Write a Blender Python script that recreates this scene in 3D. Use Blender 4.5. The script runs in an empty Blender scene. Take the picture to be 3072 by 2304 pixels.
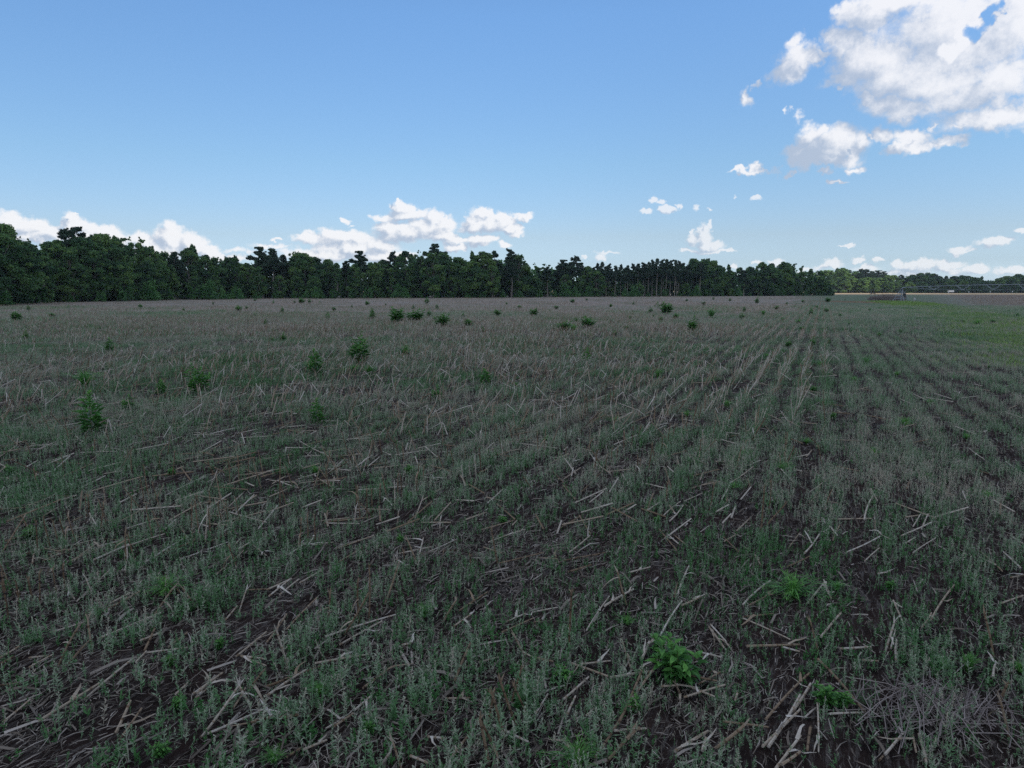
import bpy, math, random
import numpy as np
from mathutils import Vector, Matrix

random.seed(7)
rng = np.random.default_rng(7)
scene = bpy.context.scene
COL = scene.collection
R = math.radians

# ------------------------------------------------------------------ camera
F = 2130.0                      # focal length in photo pixels (photo 3072 x 2304)
CAMH = 3.0
HORIZON = 869.0
PITCH = math.atan((1152 - HORIZON) / F)
cd = bpy.data.cameras.new("camera")
cam = bpy.data.objects.new("camera", cd)
COL.objects.link(cam)
cam.location = (0, 0, CAMH)
cam.rotation_euler = (math.pi / 2 - PITCH, 0, 0)
cd.sensor_width = 36
cd.lens = 36 * F / 3072
cd.clip_start = 0.05
cd.clip_end = 30000
scene.camera = cam

def ray(px, py):
    """direction through a photo pixel"""
    a = (px - 1536) / F
    b = (1152 - py) / F
    c, s = math.cos(PITCH), math.sin(PITCH)
    return (a, c + b * s, b * c - s)

def ground_at(px, py, z=0.0):
    d = ray(px, py)
    t = (z - CAMH) / d[2]
    return (d[0] * t, d[1] * t)

def azel(px, py):
    x, y, z = ray(px, py)
    return math.atan2(x, y), math.atan2(z, math.hypot(x, y))

# ------------------------------------------------------------------ exposure
scene.view_settings.view_transform = 'Standard'
scene.view_settings.look = 'None'
scene.view_settings.gamma = 1
scene.view_settings.exposure = 0.0
scene.render.engine = 'CYCLES'
scene.cycles.max_bounces = 5
scene.cycles.diffuse_bounces = 2
scene.cycles.glossy_bounces = 1
scene.cycles.transmission_bounces = 2
scene.cycles.transparent_max_bounces = 4
scene.cycles.use_denoising = False

# ------------------------------------------------------------------ sun
SUN_AZ, SUN_EL = R(118), R(34)
sun_dir = Vector((math.sin(SUN_AZ) * math.cos(SUN_EL), math.cos(SUN_AZ) * math.cos(SUN_EL), math.sin(SUN_EL)))
sd = bpy.data.lights.new("sun", 'SUN')
sd.energy = 4.8
sd.angle = R(0.53)
sd.color = (1.0, 0.93, 0.82)
sun = bpy.data.objects.new("sun", sd)
COL.objects.link(sun)
sun.rotation_euler = sun_dir.to_track_quat('Z', 'Y').to_euler()
sun.location = (60, 0, 60)

# ------------------------------------------------------------------ world: sky with clouds at their directions
world = bpy.data.worlds.new("World")
scene.world = world
world.use_nodes = True
nt = world.node_tree
nt.nodes.clear()
def N(t, **kw):
    n = nt.nodes.new(t)
    for k, v in kw.items():
        setattr(n, k, v)
    return n
def setin(n, i, v):
    if isinstance(v, bpy.types.NodeSocket):
        nt.links.new(v, n.inputs[i])
    elif v is not None:
        n.inputs[i].default_value = v
def M(op, a, b=None, c=None, clamp=False):
    n = N('ShaderNodeMath', operation=op, use_clamp=clamp)
    setin(n, 0, a); setin(n, 1, b)
    if c is not None: setin(n, 2, c)
    return n.outputs[0]
def V(op, a, b=None, c=None):
    n = N('ShaderNodeVectorMath', operation=op)
    setin(n, 0, a)
    if b is not None: setin(n, 1, b)
    if c is not None: setin(n, 2, c)
    return n.outputs[0]
def XYZ(a, b, c):
    n = N('ShaderNodeCombineXYZ')
    setin(n, 0, a); setin(n, 1, b); setin(n, 2, c)
    return n.outputs[0]
def RAMP(v, a, b):
    n = N('ShaderNodeMapRange', interpolation_type='SMOOTHSTEP')
    setin(n, 0, v); setin(n, 1, a); setin(n, 2, b); setin(n, 3, 0.0); setin(n, 4, 1.0)
    return n.outputs[0]
def MIXC(f, a, b):
    n = N('ShaderNodeMix', data_type='RGBA')
    setin(n, 0, f); setin(n, 6, a); setin(n, 7, b)
    return n.outputs[2]

SKY_STRENGTH = 0.115
sky = N('ShaderNodeTexSky', sky_type='NISHITA', sun_disc=False)
sky.sun_elevation = SUN_EL
sky.sun_rotation = SUN_AZ
sky.altitude = 100
sky.air_density = 1.0
sky.dust_density = 0.6
sky.ozone_density = 2.0
geo = N('ShaderNodeTexCoord')
D3 = V('NORMALIZE', geo.outputs['Generated'])
sep = N('ShaderNodeSeparateXYZ'); nt.links.new(D3, sep.inputs[0])
X_, Y_, Z_ = sep.outputs
AZ = M('ARCTAN2', X_, Y_)
EL = M('ARCSINE', Z_)
tint = N('ShaderNodeValToRGB')          # white balance of the photograph, by height above the horizon
for i, (p, c) in enumerate([(0.0, (1.18, 1.58, 2.48)), (0.5 * R(2) / .25, (.92, 1.11, 1.57)), (0.5 * R(4.1) / .25, (.98, 1.06, 1.29)),
                            (0.5 * R(9.5) / .25, (1.05, 1.25, 1.40)), (0.5 * R(19.8) / .25, (1.20, 1.55, 1.82))]):
    e = tint.color_ramp.elements[i] if i < 2 else tint.color_ramp.elements.new(p)
    e.position = p; e.color = (c[0] / 3, c[1] / 3, c[2] / 3, 1)
setin(tint, 0, M('MULTIPLY', EL, 2.0))
skycol = V('MULTIPLY', sky.outputs[0], V('MULTIPLY', tint.outputs[0], (3.0, 3.0, 3.0)))
azk = N('ShaderNodeMapRange', interpolation_type='SMOOTHSTEP')
setin(azk, 0, AZ); setin(azk, 1, 0.15); setin(azk, 2, -0.75); setin(azk, 3, 1.0); setin(azk, 4, 0.72)
skycol = V('SCALE', skycol); nt.links.new(azk.outputs[0], skycol.node.inputs[3])
# no dark band under the horizon line: bounce light from the ground comes from the ground mesh itself

CL = []      # (photo x, photo y, rx, ry, weakness)
def zone(ox, oy, s, lst):
    for b in lst:
        cx, cy, rx, ry = b[:4]
        CL.append((ox + cx / s, oy + cy / s, rx / s, ry / s, b[4] if len(b) > 4 else 0.0))
# left bank of cumulus
zone(0, 560, 2.765, [(80,300,115,90),(250,350,150,85),(420,400,120,55),(600,290,75,75),(560,350,60,60),(700,340,120,65),(900,390,130,65),
    (1150,430,150,75),(1420,430,150,100),(1600,480,120,90),(1730,550,100,75),(1830,600,50,35),(1300,520,320,110),(850,470,330,110),
    (-10,240,30,45),(200,430,260,60),(2000,540,210,35,.85),(1950,600,240,30,.7),(640,235,25,25),(0,390,60,80)])
# centre cumulus
zone(700, 560, 2.765, [(1360,110,22,25),(1400,180,100,60),(1450,240,180,50),(1240,250,120,35,.25),(1280,340,95,75),(1660,270,80,75),(1720,340,120,80),
    (1600,350,180,80),(1740,410,140,50),(1450,390,250,70),(935,270,40,25,.2),(930,420,230,60),(640,420,180,45,.25),(1000,510,330,75),(1200,480,150,65),
    (760,560,330,60),(1250,570,200,45),(2050,230,90,60),(1990,320,120,60),(2150,320,120,60),(2080,440,130,35,.15),(1850,490,110,38),(1860,430,120,30,.2),
    (330,490,220,30,.75),(40,540,200,30,.85),(360,435,35,15,.1),(1420,580,100,30,.2),(985,310,35,12,.45)])
zone(1400, 640, 2.765, [(290,80,110,70),(360,130,90,45),(60,60,90,60),(470,45,105,35,.3),(110,215,130,45),(320,275,55,32),(1125,375,60,40),(975,365,22,18,.1),
    (1180,330,150,14,.5),(420,180,60,30,.4)])
# small puffs and the tower right of centre
zone(1860, 560, 1.825, [(185,78,28,22),(225,92,32,16),(140,138,44,18),(255,130,40,22),(308,107,20,16),(403,118,24,18,.35),(482,131,14,8,.4),(613,74,12,10,.45),(753,64,34,13,.05),(1205,5,42,12)])
zone(1400, 640, 2.765, [(2020,110,28,40),(1960,150,60,55),(1870,150,28,28),(1900,210,70,60,.08),(1990,210,65,60),(2010,270,80,60),(2080,270,60,48),(1840,308,55,26),(2190,308,70,18),
    (2000,318,200,18)])
# far low row on the right
zone(2200, 700, 2.537, [(1730,112,90,38),(1740,128,130,14,.15),(1985,82,130,38),(875,72,45,13),(845,80,70,8,.4),(745,212,80,38),(710,245,110,26,.1),(310,220,70,32),(170,222,40,18),
    (935,197,55,27),(1100,190,48,17),(1230,225,45,38),(1400,250,210,42),(1640,240,150,38),(1640,290,140,40),(1850,268,110,42),(1000,262,140,30,.1),(2120,290,160,46,.05),
    (0,250,34,20),(1300,300,260,30,.25),(560,262,60,18,.2),(2190,2,40,24)])
# upper right
zone(2100, 0, 2.2757, [(1750,220,520,330),(1250,420,300,190),(1150,120,170,120),(1350,40,330,120),(1900,600,470,150),(1380,740,250,90),(1200,700,90,70),(1980,800,360,90),(1550,530,520,160),
    (2150,150,340,330),(1020,590,190,60,.05),(920,250,90,60,.2),(1030,80,70,60,.1),(640,310,70,75),(700,400,150,85,.05),(600,500,120,80,.1),(840,385,90,30,.2),(760,430,110,60,.1),
    (335,670,42,75,.1),(410,570,32,18,.45),(590,740,18,40,.6),(655,815,45,50,.7),(780,920,60,70),(860,1040,230,105),(1130,430,230,240),(1000,330,130,120),(720,950,90,80),(900,1000,170,95),(1040,1050,75,100),(620,1060,100,75,.1),
    (860,1110,240,60),(1080,1165,60,28),(840,1205,58,26,.15),(1260,950,90,60),(1460,935,150,60),(1520,985,200,50),(1720,965,100,42),(1360,1030,100,35),(350,1182,120,20,.1),(372,1155,30,26),(560,1176,42,18,.15),
    (955,1280,50,14,.05),(392,1352,42,15,.2),(972,655,48,18,.15),(1145,985,32,14,.35),(1590,855,40,16,.25),(1750,860,70,20,.2)])
HOLES = [(2100 + 1850 / 2.2757, 215 / 2.2757, 95 / 2.2757, 62 / 2.2757), (2100 + 1965 / 2.2757, 100 / 2.2757, 55 / 2.2757, 75 / 2.2757)]

zones = [(-400, 740, 600, 1000), (740, 1680, 560, 1000), (1680, 3500, 580, 1000), (2150, 3500, -500, 580)]
seedv = [(0, 0, 0), (3, 1, 7), (5, 2, 1), (9, 4, 4)]

def field(us, vs, blobs):
    U = XYZ(us, us, us); W = XYZ(vs, vs, vs)
    acc = None
    for i in range(0, len(blobs), 3):
        g = blobs[i:i + 3]
        while len(g) < 3: g = g + [g[-1]]
        A = [azel(b[0], b[1]) for b in g]
        RX = [(azel(b[0] + b[2], b[1])[0] - azel(b[0] - b[2], b[1])[0]) / 2 for b in g]
        RY = [(azel(b[0], b[1] - b[3])[1] - azel(b[0], b[1] + b[3])[1]) / 2 for b in g]
        du = V('MULTIPLY_ADD', U, tuple(1 / r for r in RX), tuple(-a[0] / r for a, r in zip(A, RX)))
        dv = V('MULTIPLY_ADD', W, tuple(1 / r for r in RY), tuple(-a[1] / r for a, r in zip(A, RY)))
        d2 = V('MULTIPLY_ADD', dv, dv, tuple(b[4] for b in g))
        d = V('MULTIPLY_ADD', du, du, d2)
        acc = d if acc is None else V('MINIMUM', acc, d)
    s = N('ShaderNodeSeparateXYZ'); nt.links.new(acc, s.inputs[0])
    m = M('MINIMUM', M('MINIMUM', s.outputs[0], s.outputs[1]), s.outputs[2])
    return M('SUBTRACT', 1.0, M('POWER', m, 0.6))

def noise(P, scale, detail, rough, col=False):
    n = N('ShaderNodeTexNoise', noise_dimensions='3D')
    setin(n, 0, P); n.inputs['Scale'].default_value = scale; n.inputs['Detail'].default_value = detail; n.inputs['Roughness'].default_value = rough
    return n.outputs[1 if col else 0]
def warp(us, vs, P, scale, detail, k):
    q = N('ShaderNodeSeparateColor'); nt.links.new(noise(P, scale, detail, 0.6, True), q.inputs[0])
    return M('MULTIPLY_ADD', q.outputs[0], k, M('SUBTRACT', us, k / 2)), M('MULTIPLY_ADD', q.outputs[1], k, M('SUBTRACT', vs, k / 2))

def height(us, vs, zi, blobs):
    """cloud thickness at a direction: soft blobs roughened by billows and torn by fine noise"""
    P = XYZ(us, vs, 0.13 * zi)
    big = zi == 3
    u2, v2 = warp(us, vs, P, 16 if big else 24, 4, 0.060 if big else 0.026)
    u2, v2 = warp(u2, v2, P, 60 if big else 95, 6, 0.022 if big else 0.013)
    f = field(u2, v2, blobs)
    vo = N('ShaderNodeTexVoronoi', feature='F1', voronoi_dimensions='3D')
    setin(vo, 0, XYZ(u2, v2, 0.05)); vo.inputs['Scale'].default_value = 34 if big else 80
    vo.inputs['Detail'].default_value = 3.0; vo.inputs['Roughness'].default_value = 0.6
    vo.normalize = True
    f = M('ADD', f, (0.24, 0.24, 0.06, 0.18)[zi])
    h = M('MULTIPLY_ADD', M('SUBTRACT', 0.40, vo.outputs[0]), 0.50 if big else 0.65, f)
    h = M('MULTIPLY_ADD', M('SUBTRACT', noise(P, 34 if big else 70, 9, 0.72), 0.5), 1.7 if big else 1.2, h)
    if big:
        for hx, hy, hr, hs in HOLES:
            a0, e0 = azel(hx, hy)
            ra = (azel(hx + hr, hy)[0] - azel(hx - hr, hy)[0]) / 2
            rb = (azel(hx, hy - hs)[1] - azel(hx, hy + hs)[1]) / 2
            q = M('ADD', M('POWER', M('ABSOLUTE', M('MULTIPLY', M('SUBTRACT', u2, a0), 1 / ra)), 2.0),
                  M('POWER', M('ABSOLUTE', M('MULTIPLY', M('SUBTRACT', v2, e0), 1 / rb)), 2.0))
            h = M('SUBTRACT', h, M('MULTIPLY', RAMP(q, 1.8, 0.0), 1.3))
    return h

# broken cloud added for fill light over the unseen sky (overhead, beside and behind the camera)
gn = N('ShaderNodeTexNoise'); setin(gn, 0, V('MULTIPLY', D3, (1.0, 1.0, 2.2))); gn.inputs['Scale'].default_value = 2.3; gn.inputs['Detail'].default_value = 6
rest = M('MAXIMUM', RAMP(M('ABSOLUTE', AZ), 0.78, 1.0), RAMP(EL, 0.44, 0.62))
gcl = M('MULTIPLY', RAMP(gn.outputs[0], 0.33, 0.54), rest)
skyrest = MIXC(gcl, skycol, (6.2, 7.1, 8.6, 1))
bg = N('ShaderNodeBackground'); setin(bg, 0, skyrest); bg.inputs[1].default_value = SKY_STRENGTH
shader = bg.outputs[0]
for zi, (x0, x1, y0, y1) in enumerate(zones):
    bl = [b for b in CL if b[0] + b[2] * 1.3 > x0 and b[0] - b[2] * 1.3 < x1 and b[1] + b[3] * 1.3 > y0 and b[1] - b[3] * 1.3 < y1]
    yc = (y0 + y1) / 2 if zi < 3 else 280
    a0, a1 = azel(max(x0, -600), yc)[0], azel(min(x1, 3700), yc)[0]
    e1, e0 = azel(1536, y0)[1], azel(1536, y1)[1]
    h0 = height(AZ, EL, zi, bl)
    step = (0.008, 0.007) if zi < 3 else (0.022, 0.016)
    h1 = height(M('ADD', AZ, step[0]), M('ADD', EL, step[1]), zi, bl)
    alpha = M('POWER', RAMP(h0, -0.18 if zi < 3 else -0.30, 0.55 if zi < 3 else 0.70), 1.25)
    lit = M('SUBTRACT', h0, h1)
    # broad relief (which side of the cloud faces the sun) plus fine relief (billows)
    sh = M('MULTIPLY_ADD', lit, 0.95 if zi < 3 else 0.60, 0.60 if zi < 3 else 0.60)
    soft = noise(XYZ(AZ, EL, 0.5 + zi), 9 if zi == 3 else 26, 4, 0.55)
    sh = M('MULTIPLY_ADD', M('SUBTRACT', soft, 0.5), 1.1 if zi == 3 else 0.7, sh)
    if zi == 3:      # the big cloud's left side and base are turned away from the sun
        ca, ce = azel(2880, 90)
        sh = M('ADD', sh, M('MULTIPLY_ADD', M('SUBTRACT', AZ, ca), 1.3, M('MULTIPLY', M('SUBTRACT', EL, ce), 2.6)))
    sh = M('ADD', sh, M('MULTIPLY', RAMP(h0, 0.5, 0.0), 0.22))
    sh = RAMP(sh, 0.0, 1.0)
    ccol = MIXC(sh, (4.1, 4.75, 5.9, 1), (8.6, 8.5, 8.6, 1))
    ccol = MIXC(0.10 if zi != 2 else 0.25, ccol, skycol)
    col = MIXC(M('MULTIPLY', alpha, 0.97 if zi != 2 else 0.9), skycol, ccol)
    b = N('ShaderNodeBackground'); setin(b, 0, col); b.inputs[1].default_value = SKY_STRENGTH
    inside = M('MULTIPLY', M('MULTIPLY', M('GREATER_THAN', AZ, a0), M('LESS_THAN', AZ, a1)),
               M('MULTIPLY', M('GREATER_THAN', EL, max(e0, -0.02)), M('LESS_THAN', EL, e1)))
    ms = N('ShaderNodeMixShader')
    setin(ms, 0, inside); nt.links.new(shader, ms.inputs[1]); nt.links.new(b.outputs[0], ms.inputs[2])
    shader = ms.outputs[0]
wo = N('ShaderNodeOutputWorld')
nt.links.new(shader, wo.inputs[0])

# ------------------------------------------------------------------ helpers
def tag(o, label=None, cat=None, group=None, kind=None):
    if label: o["label"] = label
    if cat: o["category"] = cat
    if group: o["group"] = group
    if kind: o["kind"] = kind
    return o

class Quads:
    """collects quads (n,4,3) with a tone per quad; builds one mesh"""
    def __init__(self):
        self.v = []; self.t = []
    def add(self, q, tone=0.5):
        q = np.asarray(q, dtype=np.float32).reshape(-1, 4, 3)
        self.v.append(q)
        t = np.asarray(tone, dtype=np.float32)
        self.t.append(np.broadcast_to(t, (len(q),)).copy() if t.ndim == 0 else t)
    def arrays(self):
        return np.concatenate(self.v), np.concatenate(self.t)
    def mesh(self, name, mat):
        v, t = self.arrays()
        return quad_mesh(name, v, t, mat)

def quad_mesh(name, v, t, mat):
    n = len(v)
    me = bpy.data.meshes.new(name)
    me.vertices.add(n * 4)
    me.vertices.foreach_set('co', v.reshape(-1))
    me.loops.add(n * 4)
    me.loops.foreach_set('vertex_index', np.arange(n * 4, dtype=np.int32))
    me.polygons.add(n)
    me.polygons.foreach_set('loop_start', np.arange(0, n * 4, 4, dtype=np.int32))
    me.update(calc_edges=True)
    a = me.attributes.new('tone', 'FLOAT', 'FACE')
    a.data.foreach_set('value', t.astype(np.float32))
    me.materials.append(mat)
    return me

def obj(name, me, parent=None, loc=None):
    o = bpy.data.objects.new(name, me)
    COL.objects.link(o)
    if parent: o.parent = parent
    if loc is not None: o.location = loc
    return o

def root(name, loc, rz=0, sc=1.0):
    o = bpy.data.objects.new(name, None)
    COL.objects.link(o)
    o.location = loc
    o.rotation_euler = (0, 0, rz)
    o.scale = (sc, sc, sc) if not isinstance(sc, tuple) else sc
    o.empty_display_size = 0.2
    return o

def tube(pts, rad, sides=6, cap=True):
    """quads of a tube along pts with radius per point"""
    pts = np.asarray(pts, dtype=float); rad = np.asarray(rad, dtype=float)
    n = len(pts)
    tg = np.gradient(pts, axis=0)
    tg /= np.linalg.norm(tg, axis=1)[:, None] + 1e-9
    up = np.array([0.0, 0, 1]) if abs(tg[0, 2]) < 0.8 else np.array([0, 1.0, 0])
    rings = []
    for i in range(n):
        a = np.cross(tg[i], up); a /= np.linalg.norm(a) + 1e-9
        b = np.cross(a, tg[i])
        th = np.arange(sides) * 2 * math.pi / sides
        rings.append(pts[i] + rad[i] * (np.cos(th)[:, None] * a + np.sin(th)[:, None] * b))
    out = []
    for i in range(n - 1):
        for k in range(sides):
            j = (k + 1) % sides
            out.append([rings[i][k], rings[i][j], rings[i + 1][j], rings[i + 1][k]])
    if cap and sides == 6:
        for e in (0, n - 1):
            r = rings[e]
            out.append([r[0], r[1], r[2], r[3]]); out.append([r[0], r[3], r[4], r[5]])
    return np.array(out)

def box(cx, cy, cz, sx, sy, sz, rot=0.0):
    c = np.array([[x, y, z] for x in (-.5, .5) for y in (-.5, .5) for z in (-.5, .5)]) * (sx, sy, sz)
    cs, sn = math.cos(rot), math.sin(rot)
    c[:, :2] = c[:, :2] @ np.array([[cs, sn], [-sn, cs]])
    c += (cx, cy, cz)
    f = [(0, 1, 3, 2), (4, 6, 7, 5), (0, 4, 5, 1), (2, 3, 7, 6), (0, 2, 6, 4), (1, 5, 7, 3)]
    return np.array([[c[i] for i in q] for q in f])

def vnoise(x, y, scale, seed):
    """smooth 2-D value noise 0..1"""
    g = np.random.default_rng(seed).random((64, 64))
    x = np.asarray(x) / scale; y = np.asarray(y) / scale
    xi = np.floor(x).astype(int); yi = np.floor(y).astype(int)
    fx = x - xi; fy = y - yi
    fx = fx * fx * (3 - 2 * fx); fy = fy * fy * (3 - 2 * fy)
    a = g[xi % 64, yi % 64]; b = g[(xi + 1) % 64, yi % 64]
    c = g[xi % 64, (yi + 1) % 64]; d = g[(xi + 1) % 64, (yi + 1) % 64]
    return (a * (1 - fx) + b * fx) * (1 - fy) + (c * (1 - fx) + d * fx) * fy

# row geometry of the maize field
ROW_AZ = azel(2470, HORIZON)[0]
RS, RC = math.sin(ROW_AZ), math.cos(ROW_AZ)
SP = 0.68
def st(x, y):     # s across the rows (to the right), t along them
    return x * RC - y * RS, x * RS + y * RC
def xy(s, t):
    return s * RC + t * RS, -s * RS + t * RC
g0 = ground_at(2400, 1173)
S_EDGE = st(*g0)[0]
ROW0 = S_EDGE % SP

def height_at(x, y):
    x = np.asarray(x, dtype=float); y = np.asarray(y, dtype=float)
    s, t = st(x, y)
    fade = np.clip(1 - y / 60, 0, 1)
    z = 0.022 * np.cos((s - ROW0) * 2 * math.pi / SP) * fade
    z = z + (vnoise(x, y, 0.45, 5) - 0.5) * 0.05 * fade + (vnoise(x, y, 2.6, 6) - 0.5) * 0.09 * np.clip(1 - y / 150, 0, 1)
    return z

# ------------------------------------------------------------------ materials
def material(name, stops, rough=0.9, trans=0.0, rnd=0.0, noise=None, spec=0.15):
    """diffuse surface coloured by the 'tone' attribute through a ramp; optional translucency"""
    m = bpy.data.materials.new(name); m.use_nodes = True
    t = m.node_tree; t.nodes.clear()
    at = t.nodes.new('ShaderNodeAttribute'); at.attribute_name = 'tone'
    fac = at.outputs['Fac']
    if noise:
        tc = t.nodes.new('ShaderNodeTexCoord')
        nz = t.nodes.new('ShaderNodeTexNoise'); nz.inputs['Scale'].default_value = noise[0]; nz.inputs['Detail'].default_value = 4
        t.links.new(tc.outputs['Object'], nz.inputs['Vector'])
        ma = t.nodes.new('ShaderNodeMath'); ma.operation = 'MULTIPLY_ADD'
        t.links.new(nz.outputs[0], ma.inputs[0]); ma.inputs[1].default_value = noise[1]; t.links.new(fac, ma.inputs[2])
        mb = t.nodes.new('ShaderNodeMath'); mb.operation = 'SUBTRACT'
        t.links.new(ma.outputs[0], mb.inputs[0]); mb.inputs[1].default_value = noise[1] / 2
        fac = mb.outputs[0]
    if rnd:
        oi = t.nodes.new('ShaderNodeObjectInfo')
        ma = t.nodes.new('ShaderNodeMath'); ma.operation = 'MULTIPLY_ADD'
        t.links.new(oi.outputs['Random'], ma.inputs[0]); ma.inputs[1].default_value = rnd; t.links.new(fac, ma.inputs[2])
        mb = t.nodes.new('ShaderNodeMath'); mb.operation = 'SUBTRACT'
        t.links.new(ma.outputs[0], mb.inputs[0]); mb.inputs[1].default_value = rnd / 2
        fac = mb.outputs[0]
    cr = t.nodes.new('ShaderNodeValToRGB')
    els = cr.color_ramp.elements
    els[0].position = stops[0][0]; els[0].color = (*stops[0][1], 1)
    els[1].position = stops[-1][0]; els[1].color = (*stops[-1][1], 1)
    for p, c in stops[1:-1]:
        e = els.new(p); e.color = (*c, 1)
    t.links.new(fac, cr.inputs[0])
    out = t.nodes.new('ShaderNodeOutputMaterial')
    bs = t.nodes.new('ShaderNodeBsdfPrincipled')
    bs.inputs['Roughness'].default_value = rough
    bs.inputs['Specular IOR Level'].default_value = spec
    t.links.new(cr.outputs[0], bs.inputs['Base Color'])
    if trans:
        tr = t.nodes.new('ShaderNodeBsdfTranslucent')
        t.links.new(cr.outputs[0], tr.inputs[0])
        mx = t.nodes.new('ShaderNodeMixShader'); mx.inputs[0].default_value = trans
        t.links.new(bs.outputs[0], mx.inputs[1]); t.links.new(tr.outputs[0], mx.inputs[2])
        t.links.new(mx.outputs[0], out.inputs[0])
    else:
        t.links.new(bs.outputs[0], out.inputs[0])
    return m

M_weed = material('weed_leaves', [(0, (.05, .16, .04)), (.3, (.115, .225, .095)), (.6, (.22, .30, .185)), (.82, (.36, .37, .28)), (1, (.38, .33, .26))], trans=.25)
M_straw = material('dry_corn_stalk', [(0, (.035, .024, .018)), (.25, (.12, .075, .045)), (.5, (.23, .165, .11)), (.8, (.35, .29, .23)), (1, (.47, .42, .37))], rough=.75, noise=(22, .5))
M_litter = material('straw_litter', [(0, (.03, .024, .02)), (.5, (.13, .105, .085)), (1, (.36, .31, .27))], rough=.9)
M_leafy = material('bright_weed_leaf', [(0, (.02, .065, .018)), (.5, (.06, .18, .04)), (1, (.16, .38, .07))], rough=.5, trans=.3, spec=.3)
M_stem = material('weed_stem', [(0, (.06, .04, .02)), (1, (.14, .17, .07))])
M_fol = material('tree_foliage', [(0, (.028, .066, .034)), (.35, (.06, .135, .058)), (.65, (.105, .205, .07)), (1, (.21, .33, .09))], rough=.7, trans=.42, rnd=.35, spec=.2)
M_needle = material('pine_needles', [(0, (.02, .042, .026)), (.5, (.045, .085, .048)), (1, (.085, .13, .07))], rough=.7, trans=.2, rnd=.3)
M_shrub = material('shrub_foliage', [(0, (.03, .075, .025)), (.5, (.065, .17, .05)), (1, (.13, .26, .08))], rough=.7, trans=.3, rnd=.35)
M_bark = material('bark', [(0, (.05, .04, .033)), (1, (.27, .23, .20))], rnd=.7, noise=(3, .4))
M_dead = material('dead_twigs', [(0, (.11, .085, .08)), (1, (.30, .25, .23))])
M_steel = material('galvanised_steel', [(0, (.13, .15, .18)), (1, (.34, .38, .42))], rough=.45, spec=.5, noise=(2, .3))
M_dark = material('dark_painted_metal', [(0, (.02, .022, .025)), (1, (.06, .06, .06))], rough=.5)
M_white = material('white_paint', [(0, (.6, .6, .6)), (1, (.8, .8, .8))], rough=.6)
M_wood = material('weathered_post', [(0, (.20, .18, .16)), (1, (.5, .48, .44))], noise=(8, .4))

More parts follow.
